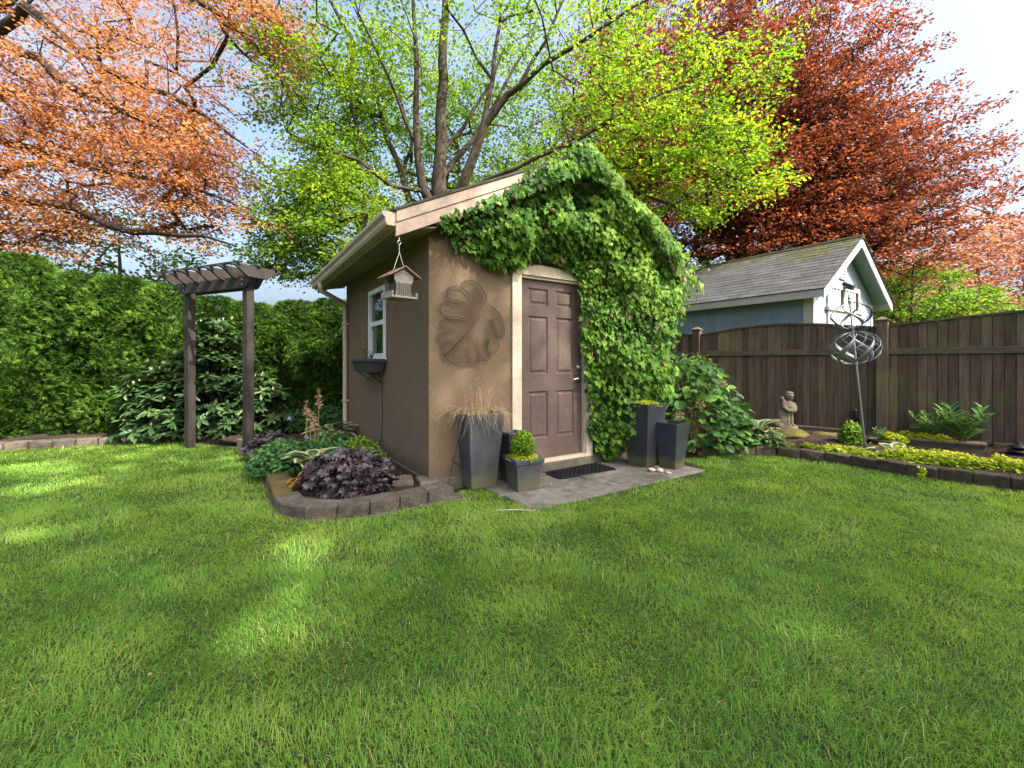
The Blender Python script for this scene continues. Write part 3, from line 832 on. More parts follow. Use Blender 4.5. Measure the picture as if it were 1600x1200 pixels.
for sgn in (0, 1):
    f = (lambda q: q) if sgn == 0 else (lambda q: BW_ - q)
    hw = BW_ / 2
    sl_ = BR / hw
    def band(a0, a1, t0, t1, y0, y1):
        return MB().prism([(f(a0), BZ + .16 + sl_ * a0 - t0), (f(a1), BZ + .16 + sl_ * a1 - t0), (f(a1), BZ + .16 + sl_ * a1 - t1), (f(a0), BZ + .16 + sl_ * a0 - t1)], y0, y1, 'y')
    band(0, hw, .002, .20, 0, .022).build('rake_board', M['whitetrim'], bs)
    band(.022, hw, .002, .03, .0225, BL).build('roof_deck', M['blueside'], bs)
    band(-.02, hw, -.006, .001, -.02, BL + .02).build('roof_felt', M['shingle'], bs)
    if sgn == 0:
        # shingles: courses of overlapping tabs, each its own piece
        L = math.hypot(hw + .04, BR); nr = 15; ex = L / nr
        ang = math.atan2(BR, hw)
        tb = .318
        tabs = [MB().add([(0, .002, .009), (0, tb - .002, .009), (ex * 1.5, tb - .002, .001), (ex * 1.5, .002, .001), (0, .002, .0), (0, tb - .002, .0)], [(0, 1, 2, 3)[::-1], (0, 4, 5, 1)[::-1], (0, 3, 4), (1, 5, 2)]).mesh('shingle', M['roofgrey']),
                None]
        tabs[1] = tabs[0].copy(); tabs[1].materials.clear(); tabs[1].materials.append(M['roofmoss'])
        for r_ in range(nr):
            yy = -.03
            half = r_ % 2 == 1
            while yy < BL:
                a0 = -.025 + r_ * ex * math.cos(ang)
                zz = BZ + .168 + sl_ * a0
                moss = (r_ >= nr - 1) or (r_ >= nr - 3 and rng.random() < .5) or (r_ >= nr - 6 and yy < 1.0 and rng.random() < .65)
                mm = Matrix.Translation((a0, yy, zz + rng.uniform(0, .004))) @ Matrix.Rotation(-ang, 4, 'Y')
                if half: mm = mm @ Matrix.Diagonal((1, .5, 1, 1))
                link('shingle', tabs[1 if moss else 0], bs, mm)
                yy += tb / 2 if half else tb
                half = False
    else:
        band(-.03, hw, -.014, -.007, -.03, BL + .02).build('shingle_layer', M['roofgrey'], bs)
MB().tube([(BW_ / 2, -.03, BZ + .16 + BR + .0), (BW_ / 2, BL + .02, BZ + .16 + BR + .0)], .055, 6).build('ridge_cap', M['roofmoss'], bs)
# gable details
gd = link('door', None, bs); gd.empty_display_size = .1
DZ = 2.30
yg = of_ - .002
MB().box(DX0, DX1, yg - .03, yg, .12, DZ).build('door_leaf', M['whitetrim'], gd)
for (a, b_, c, d) in ((DX0 + .08, DX0 + .70, 1.45, DZ - .12), (DX0 + .82, DX1 - .08, 1.45, DZ - .12)):
    MB().box(a, b_, yg - .042, yg - .031, c, d).build('door_panel', M['white'], gd, bevel=.008)
MB().box(DX0 - .09, DX1 + .30, yg - .075, yg - .001, DZ + .002, DZ + .06).build('door_lintel', M['whitetrim'], bs)
gw = link('window', None, bs); gw.empty_display_size = .1
WX0, WX1, GZ0, GZ1 = DX0 - .02, DX1 + .12, DZ + .075, DZ + .56
mb = MB(); mb.box(WX0, WX1, yg - .035, yg - .001, GZ1 - .09, GZ1); mb.box(WX0, WX0 + .09, yg - .035, yg - .001, GZ0, GZ1 - .0905); mb.box(WX1 - .09, WX1, yg - .035, yg - .001, GZ0, GZ1 - .0905)
cxm = (WX0 + WX1) / 2
mb.box(cxm - .06, cxm + .06, yg - .035, yg - .001, GZ0, GZ1 - .0905)
mb.build('window_frame', M['whitetrim'], gw)
for a, b_ in ((WX0 + .091, cxm - .061), (cxm + .061, WX1 - .091)):
    for q in range(4):
        w_ = (b_ - a) / 4
        MB().box(a + q * w_ + .012, a + (q + 1) * w_ - .012, yg - .012, yg - .008, GZ0 + .01, GZ1 - .1).build('pane', M['glass' if q == 3 else 'reflpane'], gw)
        if q: MB().box(a + q * w_ - .011, a + q * w_ + .011, yg - .028, yg - .002, GZ0, GZ1 - .0905).build('glazing_bar', M['white'], gw)
vt = link('gable_vent', None, bs); vt.empty_display_size = .1
vx = BW_ / 2 - .32
mb = MB(); mb.box(vx, vx + .04, yg - .03, yg - .001, 3.0, 3.36); mb.box(vx + .26, vx + .3, yg - .03, yg - .001, 3.0, 3.36); mb.box(vx + .0405, vx + .2595, yg - .03, yg - .001, 3.0, 3.04); mb.box(vx + .0405, vx + .2595, yg - .03, yg - .001, 3.32, 3.36)
mb.build('vent_frame', M['whitetrim'], vt)
for q in range(4):
    MB().box(vx + .042, vx + .258, yg - .024, yg - .006, 3.06 + q * .066, 3.10 + q * .066).build('slat', M['whitetrim'], vt)
fl = thing('floodlight', 'small dark floodlight above the blue shed door', 'lamp', tuple(np.array(bs.matrix_basis @ Vector((cxm - .02, of_ - .05, GZ1 + .0)))), math.atan2(bgv[1], bgv[0]))
MB().box(-.03, .03, -.02, .04, .0, .08).build('mount', M['black'], fl, bevel=.005)
MB().prism([(-.16, -.02), (-.03, .06), (-.03, -.07), (-.12, -.11)], -.08, .08, 'x').build('lamp_head', M['black'], fl, bevel=.006)

# ---------------------------------------------------------------- arbor
AL, AR = gp(297, 700, .0), gp(388, 712, .0)
ad = AR - AL; alen = np.linalg.norm(ad[:2]); arz = math.atan2(ad[1], ad[0])
arb = thing('garden_arbor', 'dark brown wooden garden arbor with scalloped rafters beside the hedge', 'arbor', tuple(AL), arz)
PWD = .10
for x in (0, alen):
    MB().box(x - PWD / 2, x + PWD / 2, -PWD / 2, PWD / 2, -.05, 2.32).build('post', M['arbor'], arb, bevel=.006)
def beam_prof(x0, x1, z0, z1):
    """beam with curved cut ends, bottom corners eased"""
    pts = [(x0, z1), (x0, z1 - .03)]
    for k in range(7):
        t = k / 6
        pts.append((x0 + .03 + .13 * t, z1 - .04 - (z1 - z0 - .04) * math.sin(t * math.pi / 2)))
    for k in range(7):
        t = 1 - k / 6
        pts.append((x1 - .03 - .13 * t, z1 - .04 - (z1 - z0 - .04) * math.sin(t * math.pi / 2)))
    pts += [(x1, z1 - .03), (x1, z1)]
    return pts
BT = 2.36
for y0 in (-PWD / 2 - .041, PWD / 2 + .003):
    b_ = MB().prism(beam_prof(-.20, alen + .20, BT - .155, BT), y0, y0 + .038, 'y').build('beam', M['arbor'], arb, bevel=.003)
    for x in (0, alen):
        for z in (BT - .11, BT - .045):
            c = MB(); yy = y0 - .004 if y0 < 0 else y0 + .042
            disc(c, x + .01, z, .009, max(yy, y0 - .004) if y0 < 0 else y0 + .0385, yy - .003 if y0 < 0 else yy)
            c.build('bolt', M['chrome'], b_)
nr = 7
def rafter_prof():
    y0, y1, z0, z1 = -.30, .30, BT - .03, BT + .115
    pts = [(y0 - .04, z1), (y0 - .045, z1 - .025)]
    for k in range(9):
        t = k / 8
        pts.append((y0 - .02 + .22 * t, z1 - .03 - (z1 - z0 - .03) * (.5 - .5 * math.cos(t * math.pi))))
    q = [(-a, b) for a, b in pts[::-1]]
    return pts + q
rp_ = MB().prism(rafter_prof(), -.018, .018, 'x').mesh('rafter', M['arbor'], bevel=.003)
for k in range(nr):
    x = -.17 + k * (alen + .34) / (nr - 1)
    link('rafter', rp_, arb, Matrix.Translation((x, 0, .0)))
for y in (-.26, 0, .26):
    MB().box(-.22, alen + .22, y - .018, y + .018, BT + .117, BT + .145).build('purlin', M['arbor'], arb, bevel=.003)

# ---------------------------------------------------------------- hanging bird feeder
hk = S(-EO + .03, -FO + .0, ZT - .225)
fd = thing('bird_feeder', 'hanging wooden bird feeder with copper red roof under the shed eave', 'bird feeder', (hk[0], hk[1], 1.775), R(42))
zh = hk[2] - 1.775
c = MB(); c.tube([(0, 0, zh), (0, 0, zh - .03)], .003, 6)
c.tube([(.0 + .016 * math.sin(a), 0, zh - .046 + .016 * math.cos(a)) for a in np.linspace(0, 2 * math.pi, 14)], .003, 6)
c.build('hook', M['chrome'], fd)
c = MB(); c.tube([(0, 0, zh - .06), (0, 0, zh - .13)], .003, 6); c.tube([(0, 0, zh - .13), (.055, 0, .245)], .0018, 5); c.tube([(0, 0, zh - .13), (-.055, 0, .245)], .0018, 5)
c.build('hanging_wire', M['chrome'], fd)
fr_ = link('feeder_roof', None, fd)
for s in (-1, 1):
    MB().prism([(0, .272), (s * .145, .185), (s * .145, .173), (0, .260)], -.12, .12, 'y').build('roof_board', M['copper'], fr_, bevel=.002)
for y in (-.085, .072):
    MB().prism([(-.075, .02), (.075, .02), (.066, .085), (.068, .115), (.09, .165), (.088, .195), (0, .247), (-.088, .195), (-.09, .165), (-.068, .115), (-.066, .085)], y, y + .013, 'y').build('end_board', M['feeder'], fd, bevel=.002)
MB().box(-.058, .058, -.065, .065, .022, .14).build('seed_block', M['seed'], fd)
w = MB()
for k in range(8):
    t = -.062 + k * .0177
    w.tube([(-.064, t, .02), (-.064, t, .16)], .0015, 4); w.tube([(.064, t, .02), (.064, t, .16)], .0015, 4)
    w.tube([(t, -.092, .02), (t, -.092, .125)], .0017, 4)
for k in range(7):
    z = .024 + k * .0168
    w.tube([(-.066, -.0925, z), (.066, -.0925, z)], .0017, 4)
    w.tube([(-.0645, -.066, z), (-.0645, .066, z)], .0015, 4); w.tube([(.0645, -.066, z), (.0645, .066, z)], .0015, 4)
w.build('wire_cage', M['mesh'], fd)
MB().box(-.105, .105, -.105, .105, 0, .018).build('tray', M['feeder'], fd, bevel=.003)
for s in (-1, 1):
    MB().box(s * .112 - .006, s * .112 + .006, -.105, .105, .0, .055).build('tray_side', M['feeder'], fd, bevel=.002)

# ---------------------------------------------------------------- metal leaf on the front wall
ZX = lambda x, y: wall_uz(480 + x / 4.615, 340 + y / 4.615, -.02)
out_ = [(1300, 620), (1285, 560), (1250, 500), (1215, 465), (1170, 450), (1130, 456), (1112, 480), (1130, 515), (1160, 545), (1125, 515), (1080, 496), (1040, 495), (1010, 515), (1003, 545), (1015, 580), (1060, 598), (1122, 606), (1125, 620), (1070, 615), (1010, 600), (975, 612), (960, 645), (962, 690), (1000, 712), (1070, 716), (1138, 724), (1138, 738), (1050, 730), (985, 730), (955, 755), (955, 785), (985, 800), (1045, 804), (1050, 815), (985, 822), (945, 845), (945, 880), (985, 897), (1040, 888), (985, 908), (962, 930), (975, 970), (990, 1000), (1030, 1035), (1085, 1060), (1140, 1064), (1165, 1045), (1162, 1000), (1150, 945), (1163, 942), (1175, 1000), (1180, 1045), (1205, 1064), (1232, 1050), (1240, 1015), (1220, 940), (1198, 885), (1205, 870), (1222, 878), (1235, 930), (1250, 1000), (1275, 1030), (1310, 1020), (1318, 990), (1298, 930), (1288, 890), (1310, 960), (1335, 982), (1365, 965), (1385, 920), (1375, 870), (1345, 800), (1322, 745), (1332, 735), (1350, 775), (1372, 840), (1395, 864), (1415, 855), (1420, 810), (1408, 745), (1385, 695), (1350, 655)]
sc_ = thing('leaf_wall_sculpture', 'large wire mesh leaf sculpture mounted on the shed front wall', 'wall art', (CX, CY, 0), TH)
ol = np.array([ZX(*p) for p in out_])
def dens(P, k=4):
    """smooth closed outline"""
    n = len(P); out = []
    for i in range(n):
        p0, p1, p2, p3 = P[i - 1], P[i], P[(i + 1) % n], P[(i + 2) % n]
        for q in range(k):
            t = q / k
            out.append(.5 * ((2 * p1) + (-p0 + p2) * t + (2 * p0 - 5 * p1 + 4 * p2 - p3) * t * t + (-p0 + 3 * p1 - 3 * p2 + p3) * t ** 3))
    return np.array(out)
od = dens(ol, 3)
rim = MB(); pts = np.column_stack([od[:, 0], np.full(len(od), -.026), od[:, 1]]); pts = np.vstack([pts, pts[:1]])
rim.tube(pts, .0045, 6, cap=False); rim.build('rim', M['rust'], sc_)
# blade of fine wires: short threads that run from the midrib into each lobe, clipped to the outline
mid0, mid1 = np.array(ZX(1300, 620)), np.array(ZX(990, 1000))
wires = MB()
mdir = (mid1 - mid0); ml = np.linalg.norm(mdir); mdir /= ml
nrm_ = np.array((-mdir[1], mdir[0]))
for k in range(48):
    t = k / 47
    p = mid0 + mdir * ml * t
    for sg in (-1, 1):
        fwd = .9 * (t - .12)
        dq = nrm_ * sg + mdir * fwd * (1 if sg > 0 else .9); dq /= np.linalg.norm(dq)
        ss = np.linspace(0.004, .62, 60); line = p + ss[:, None] * dq
        ins = inpoly(line[:, 0], line[:, 1], [tuple(q) for q in od])
        run = []
        for q in range(len(ss)):
            if ins[q]: run.append(line[q])
            if (not ins[q] or q == len(ss) - 1) and run:
                if len(run) > 2:
                    a, b2 = run[0], run[-1]
                    wires.tube([(a[0], -.023, a[1]), ((a[0] + b2[0]) / 2, -.028, (a[1] + b2[1]) / 2), (b2[0], -.023, b2[1])], 0.0011 if k % 4 else .0024, 4, cap=False)
                run = []
wires.build('veins', M['rust'], sc_)
gx0, gz0 = od.min(0); gx1, gz1 = od.max(0)
cross = MB()
for k in range(40):
    z = gz0 + (gz1 - gz0) * (k + .5) / 40
    xs_ = np.linspace(gx0, gx1, 140); ins = inpoly(xs_, np.full(140, z), [tuple(q) for q in od]); run = []
    for q in range(140):
        if ins[q]: run.append(xs_[q])
        if (not ins[q] or q == 139) and run:
            if len(run) > 2: cross.tube([(run[0], -.0215, z), (run[-1], -.0215, z)], .0010, 3, cap=False)
            run = []
cross.build('wire_mesh', M['rust'], sc_)
m_ = MB(); s1 = mid0 - mdir * .07 + np.array((.0, .0)); m_.tube([(s1[0], -.03, s1[1]), (mid0[0], -.032, mid0[1]), ((mid0[0] + mid1[0]) / 2 + .015, -.036, (mid0[1] + mid1[1]) / 2 - .02), (mid1[0], -.028, mid1[1])], [.006, .009, .0075, .005], 8)
m_.build('midrib', M['rust'], sc_, smooth=True)

# ---------------------------------------------------------------- window box and its cable
wb = thing('window_box', 'grey plastic window box mounted below the shed window', 'planter', (CX, CY, 0), TH)
def trough(mb, x0, x1, y0, y1, z0, z1, ins, th=.008):
    o = [(x0 + ins, y0 + ins, z0), (x1 - ins, y0 + ins, z0), (x1 - ins, y1 - ins, z0), (x0 + ins, y1 - ins, z0), (x0, y0, z1), (x1, y0, z1), (x1, y1, z1), (x0, y1, z1)]
    i = [(x0 + th, y0 + th, z1), (x1 - th, y0 + th, z1), (x1 - th, y1 - th, z1), (x0 + th, y1 - th, z1), (x0 + ins + th, y0 + ins + th, z0 + .02), (x1 - ins - th, y0 + ins + th, z0 + .02), (x1 - ins - th, y1 - ins - th, z0 + .02), (x0 + ins + th, y1 - ins - th, z0 + .02)]
    mb.add(o + i, [(3, 2, 1, 0), (0, 1, 5, 4), (1, 2, 6, 5), (2, 3, 7, 6), (3, 0, 4, 7), (4, 5, 9, 8), (5, 6, 10, 9), (6, 7, 11, 10), (7, 4, 8, 11), (8, 9, 13, 12), (9, 10, 14, 13), (10, 11, 15, 14), (11, 8, 12, 15), (12, 13, 14, 15)])
mb = MB(); trough(mb, -.225, -.02, 1.30, 2.06, 1.115, 1.255, .03); mb.build('box', M['plastic'], wb)
mb = MB(); trough(mb, -.238, -.012, 1.285, 2.075, 1.238, 1.275, .0, .02); mb.build('rim', M['plastic'], wb, bevel=.004)
MB().box(-.20, -.045, 1.335, 2.03, 1.20, 1.235).build('potting_soil', M['soil'], wb)
br = MB()
for v in (1.45, 1.9):
    br.tube([(-.02, v, 1.112), (-.19, v, 1.108)], .006, 5); br.tube([(-.012, v, .98), (-.17, v, 1.104)], .005, 5)
br.build('bracket', M['black'], wb)
cb = MB(); cb.tube([(-.04, 1.52, 1.11), (-.012, 1.50, 1.02), (-.008, 1.47, .9), (-.008, 1.44, .55), (-.014, 1.47, .32), (-.03, 1.50, .17)], .0045, 6)
tag(cb.build('electric_cable', M['cord'], None, True), 'thin dark cable hanging down the wall below the window box', 'cable')
cbo = bpy.data.objects['electric_cable']; cbo.location = (CX, CY, 0); cbo.rotation_euler = (0, 0, TH)
hd = MB(); hd.tube([(-.005, .66, 1.95), (-.012, .66, 1.9)], .004, 6)

# ---------------------------------------------------------------- pots
def square_pot(name, label, loc, rz, h, wt, wb_, mat, soil=True, lip=0.):
    t = thing(name, label, 'planter', loc, rz)
    mb = MB()
    rows_ = [(0, wb_), (h * .5, wb_ + (wt - wb_) * .47), (h, wt)]
    V = []; 
    for z, w_ in rows_:
        V += [(sx * w_ / 2, sy * w_ / 2, z) for sx, sy in ((-1, -1), (1, -1), (1, 1), (-1, 1))]
    wi = wt - .045
    V += [(sx * wi / 2, sy * wi / 2, h) for sx, sy in ((-1, -1), (1, -1), (1, 1), (-1, 1))]
    wj = wi - .03
    V += [(sx * wj / 2, sy * wj / 2, h - .14) for sx, sy in ((-1, -1), (1, -1), (1, 1), (-1, 1))]
    Fs = [(3, 2, 1, 0)] + [(r4 * 4 + k, r4 * 4 + (k + 1) % 4, r4 * 4 + 4 + (k + 1) % 4, r4 * 4 + 4 + k) for r4 in range(4) for k in range(4)] + [(16, 17, 18, 19)]
    mb.add(V, Fs); mb.build('pot_body', mat, t, bevel=.008, seg=2)
    if lip:
        l = MB(); w2 = wt + lip
        V = []
        for z, w_ in ((h - .045, w2 - .01), (h + .006, w2), (h + .006, wt - .03), (h - .04, wt - .035)):
            V += [(sx * w_ / 2, sy * w_ / 2, z) for sx, sy in ((-1, -1), (1, -1), (1, 1), (-1, 1))]
        l.add(V, [(r4 * 4 + k, r4 * 4 + (k + 1) % 4, (r4 * 4 + 4) % 16 + (k + 1) % 4, (r4 * 4 + 4) % 16 + k) for r4 in range(4) for k in range(4)])
        l.build('rim', mat, t, bevel=.005)
    if soil:
        MB().box(-wj / 2 - .01, wj / 2 + .01, -wj / 2 - .01, wj / 2 + .01, h - .09, h - .05).build('potting_soil', M['soil'], t)
    return t
PZ = .018
POT1 = S(.44, -.14, PZ); POT1[:2] = at(746, 600, 4.30)[:2]
square_pot('tall_planter', 'tall slate grey tapered planter left of the door holding dry grass', tuple(POT1), R(33), .725, .40, .275, M['potgrey'])
POT2 = np.array((*at(800, 600, 4.46)[:2], PZ))
square_pot('dark_planter', 'dark blue black planter standing behind the small boxwood pot', tuple(POT2), TH, .50, .20, .165, M['potblack'], lip=.012)
POT3 = np.array((*at(817.5, 600, 4.19)[:2], .004))
square_pot('small_planter', 'small square grey green planter in front of the door holding a boxwood', tuple(POT3), TH - R(8), .315, .285, .215, M['potgrey'], lip=.025)
POT4 = np.array((*at(1006, 600, 5.16)[:2], PZ))
square_pot('tall_planter', 'tall black tapered planter right of the door with golden creeper on top', tuple(POT4), R(38), .735, .38, .265, M['potblack'])
POT5 = np.array((*at(1049.5, 600, 5.03)[:2], PZ))
square_pot('black_planter', 'shorter empty black tapered planter beside the tall black one', tuple(POT5), R(40), .525, .295, .20, M['potblack'], soil=False)
# door mat: half round
mp_ = S(1.70, -.225, .0175)
mt = thing('door_mat', 'dark ribbed rubber mat lying before the shed door', 'mat', tuple(mp_), TH - .06)
def rrect(hx, hy, r_, n=6):
    P_ = []
    for cx_, cy_, a0_ in ((hx - r_, hy - r_, 0), (-hx + r_, hy - r_, 90), (-hx + r_, -hy + r_, 180), (hx - r_, -hy + r_, 270)):
        for q in range(n + 1): P_.append((cx_ + r_ * math.cos(R(a0_ + 90 * q / n)), cy_ + r_ * math.sin(R(a0_ + 90 * q / n))))
    return P_
MB().prism(rrect(.40, .175, .05), 0.003, .013, 'z').build('mat_base', M['mat'], mt)
rb = MB()
for q in range(26):
    x_ = -.375 + q * .03
    for w_ in range(5):
        y_ = -.14 + w_ * .07 + (.02 if q % 2 else 0)
        rb.tube([(x_, y_ - .024, .0135), (x_ + .008, y_, .019), (x_, y_ + .024, .0135)], .007, 5)
rb.build('ribs', M['mat'], mt)
# pebbles by the black pots
for k, (px, py, r_, lab) in enumerate(((1018, 736.5, .045, 'round cream pebble at the foot of the tall black planter'), (1031, 737, .052, 'largest tan pebble between the two black planters'), (1044.5, 740.5, .036, 'small white pebble in front of the shorter black planter'), (1026, 733, .05, 'flat grey pebble tucked behind the other pebbles'))):
    p = gp(px, py, .02)
    mb = MB().ell((0, 0, r_ * .4), (r_, r_ * .75, r_ * .45), None, 12, 8); o = mb.build('pebble', M['pebble'] if k != 3 else M['concrete'], None, True)
    jitter(o.data, .004, 25, k); o.location = tuple(p); o.rotation_euler = (0, 0, k * 1.3)
    tag(o, lab, 'pebble', 'pebbles by the black planters')
# stick on the grass at the patio corner
a_, b_ = gp(776, 797, .02), gp(836, 797.5, .025)
tag(MB().tube([a_, (a_ + b_) / 2 + np.array((0, .004, .004)), b_], .004, 6).build('thin_stick', M['pebble']), 'thin pale stick lying on the grass before the patio', 'stick')
# leaning wire by the tall pot
lw_ = MB().tube([S(.16, -.05, .03), S(.22, -.03, .2), S(.30, -.02, .48)], .003, 5)
lw_.tube([S(.20, -.035, .30), S(.34, -.06, .20)], .005, 5)
tag(lw_.build('garden_wire', M['cord']), 'thin dark wire leaning on the wall beside the tall grey planter', 'wire')

# ---------------------------------------------------------------- wind spinner
spb = gp(1352, 703, .13); spt = at(1327, 466, spb[1] - .02)
sp = thing('wind_spinner', 'tall leaning metal wind spinner with two twisted blade balls', 'wind spinner', tuple(spb))
ax = (spt - spb); L_ = np.linalg.norm(ax); ax /= L_
pole = MB().tube([-ax * .25, ax * L_ * .5, ax * L_], [.013, .0125, .011], 10); pole.build('pole', M['spinner'], sp, True)
e1_ = np.cross(ax, (0, 1, 0)); e1_ /= np.linalg.norm(e1_); e2_ = np.cross(ax, e1_)
def rotor(name, z0, z1, Rr, nb_, wmax, twist, ph0, inner):
    rt = link(name, None, sp)
    def pt(t, ph, rad): return ax * (z0 + (z1 - z0) * t) + rad * (math.cos(ph) * e1_ + math.sin(ph) * e2_)
    for q in range(nb_):
        ph = ph0 + 2 * math.pi * q / nb_
        V = []; Fs = []; n = 22
        for i in range(n):
            t = i / (n - 1); s_ = math.sqrt(max(0., 1 - (2 * t - 1) ** 2))
            rad = .016 + Rr * s_; a = ph + twist * (t - .5)
            wd = wmax * math.sin(math.pi * min(1, t * 1.15)) ** 1.2 if t < .87 else wmax * .25 * (1 - t) / .13
            da = wd / max(rad, .05)
            p0 = pt(t, a, rad); p1 = pt(t - .05 * s_, a + da, rad * .93)
            mid = (p0 + p1) / 2 + (p0 - ax * np.dot(p0, ax)) / max(rad, .05) * wd * .12
            V += [p0, mid, p1]
            if i:
                b0 = (i - 1) * 3
                Fs += [(b0, b0 + 1, b0 + 4, b0 + 3), (b0 + 1, b0 + 2, b0 + 5, b0 + 4)]
        o = MB().add(V, Fs).build('blade', M['spinner'], rt, True)
        md = o.modifiers.new('thick', 'SOLIDIFY'); md.thickness = .002
        w_ = MB().tube([pt(t, ph + .5 + twist * 1.15 * (t - .5), .016 + Rr * 1.03 * math.sqrt(1 - (2 * t - 1) ** 2)) for t in np.linspace(0.01, .99, 20)], .0028, 5, cap=False)
        w_.build('wire', M['spinner'], rt, True)
        MB().tube([pt(.5, ph + .1, .01), pt(.55, ph + .1, Rr * .97)], .0022, 4).build('spoke', M['spinner'], rt)
    for t in (0, 1):
        c_ = ax * (z0 + (z1 - z0) * t); MB().tube([c_ - ax * .014, c_ + ax * .014], .02, 10).build('hub', M['spinner'], rt)
rotor('lower_rotor', L_ - .83, L_ - .42, .25, 6, .062, 1.7, .4, 0)
rotor('upper_rotor', L_ - .38, L_ - .05, .20, 4, .085, -1.7, .9, 0)
MB().lathe([(.001, L_ + .05), (.008, L_ + .035), (.004, L_ + .022), (.016, L_ + .008), (.016, L_ - .004), (.004, L_ - .02)][::-1], 10).build('finial', M['spinner'], sp)
bpy.data.objects['finial'].location = tuple(ax * L_ - np.array((0, 0, L_)))

# ---------------------------------------------------------------- stone statue on a mossy rock
sb = at(1230, 672, 6.55)
stt = thing('garden_statue', 'weathered stone statue of a child in a brimmed hat by the fence', 'statue', tuple(sb), R(8))
sm = MB()
sm.box(-.16, .12, -.10, .10, .0, .07)
sm.ell((-.075, .03, .17), (.085, .075, .17), None, 14, 10)            # coat and stump behind the legs
sm.ell((-.13, .02, .08), (.08, .07, .05))
for s, x in ((0, -.008), (1, .062)):                                   # legs, shoes
    sm.tube([(x, -.015, .07), (x, -.02, .14), (x - .002, -.012, .22), (x - .006, 0, .30)], [.026, .030, .034, .042], 12)
    sm.ell((x + .004, -.05, .085), (.028, .05, .022))
sm.ell((.02, .0, .36), (.098, .075, .095), None, 16, 10)               # jacket
sm.ell((.02, .005, .42), (.085, .062, .05), None, 16, 10)
sm.tube([(-.065, .0, .43), (-.085, -.03, .36), (-.045, -.075, .315), (.02, -.085, .31)], [.034, .034, .028, .024], 12)   # arms folded in front
sm.tube([(.10, .0, .43), (.122, -.03, .36), (.085, -.075, .315), (.03, -.085, .31)], [.034, .034, .028, .024], 12)
sm.ell((.015, -.09, .305), (.035, .024, .024))
sm.ell((-.075, .01, .455), (.045, .045, .055))                          # small animal on the shoulder
sm.ell((-.098, -.005, .50), (.03, .03, .028)); sm.ell((-.118, -.005, .522), (.011, .011, .018)); sm.ell((-.08, -.005, .525), (.011, .011, .018))
sm.tube([(.03, 0, .43), (.035, -.004, .49)], [.03, .028], 12)
sm.ell((.037, -.008, .525), (.054, .055, .058), None, 16, 12)           # head
sm.ell((.037, -.063, .518), (.010, .012, .012)); sm.ell((-.016, -.004, .522), (.010, .014, .018)); sm.ell((.090, -.004, .522), (.010, .014, .018))
sm.lathe([(.074, .548), (.076, .557), (.060, .562), (.058, .60), (.040, .612), (.002, .615)], 18, (.037, -.004, 0))   # hat
stt.scale = (.9, .9, .95)
so_ = sm.build('figure', M['stone'], stt, True)
rm = so_.modifiers.new('remesh', 'REMESH'); rm.mode = 'VOXEL'; rm.voxel_size = .008; rm.use_smooth_shade = True
smo = so_.modifiers.new('soften', 'SMOOTH'); smo.iterations = 3; smo.factor = .5
rk = at(1238, 688, 6.35)
mb = MB().ell((0, 0, .0), (.19, .17, .085), None, 18, 12); mb.ell((.14, .02, -.02), (.12, .12, .05)); mb.ell((.0, .16, .0), (.22, .16, .115), None, 18, 12)
o = mb.build('mossy_rock', M['mossrock'], None, True); o.location = (rk[0], rk[1], .17); jitter(o.data, .016, 14, 5)
tag(o, 'mossy flat rock below the stone statue', 'rock')
rk2 = at(1290, 692, 6.3)
mb = MB().ell((0, 0, 0), (.22, .07, .05), None, 18, 10); o = mb.build('mossy_rock', M['mossrock'], None, True); o.location = (rk2[0], rk2[1], .17); o.rotation_euler = (0, 0, -.75); jitter(o.data, .012, 14, 8)
tag(o, 'long low mossy stone right of the statue', 'rock')

# ---------------------------------------------------------------- lamps, trough, sleeper in the right bed
lp = at(1337, 665, 6.35)
t = thing('path_light', 'slim black cylindrical garden light standing against the fence', 'garden light', (lp[0], lp[1], .17))
MB().lathe([(.009, -.1), (.009, .16)], 8).build('stake', M['black'], t)
MB().lathe([(.026, .15), (.026, .36), (.024, .365)], 14).build('housing', M['black'], t, True)
MB().lathe([(.028, .366), (.028, .375), (.01, .38)], 14).build('lens_cap', M['chrome'], t)
lp = at(1593, 715, 4.95)
t = thing('pagoda_light', 'black tiered pagoda garden light at the right edge', 'garden light', (lp[0], lp[1], .11))
MB().lathe([(.016, -.1), (.016, .08)], 10).build('stake', M['black'], t)
for k, (z, r_) in enumerate(((.16, .085), (.11, .10), (.06, .085))):
    MB().lathe([(r_ * .55, z - .022), (r_, z - .012), (r_, z), (r_ * .4, z + .03)], 20).build('tier', M['black'], t, True)
MB().lathe([(.03, .185), (.02, .205), (.004, .215)], 14).build('top_knob', M['black'], t)
TA, TB = at(1398, 690, 5.80)[:2], at(1538, 700, 5.27)[:2]
tm = (TA + TB) / 2; td = TB - TA; tl = np.linalg.norm(td)
tro = thing('trough_planter', 'long dark trough planter below the fence with two leafy plants', 'planter', (tm[0], tm[1], .09), math.atan2(td[1], td[0]))
mb = MB(); trough(mb, -tl / 2, tl / 2, -.12, .12, 0, .15, .025); mb.build('trough_body', M['potblack'], tro, bevel=.003)
mb = MB(); trough(mb, -tl / 2 - .012, tl / 2 + .012, -.132, .132, .14, .165, .0, .02); mb.build('rim', M['wood'], tro)
MB().box(-tl / 2 + .025, tl / 2 - .025, -.095, .095, .10, .125).build('potting_soil', M['soil'], tro)
tb2 = at(1378, 694, 5.75)
bowl = thing('bowl_planter', 'low dark bowl planter beside the wind spinner pole', 'planter', (tb2[0] + .02, tb2[1], .10))
MB().lathe([(.10, .0), (.16, .10), (.17, .115), (.155, .115), (.12, .06), (.01, .055)], 20).build('bowl', M['potblack'], bowl, True)
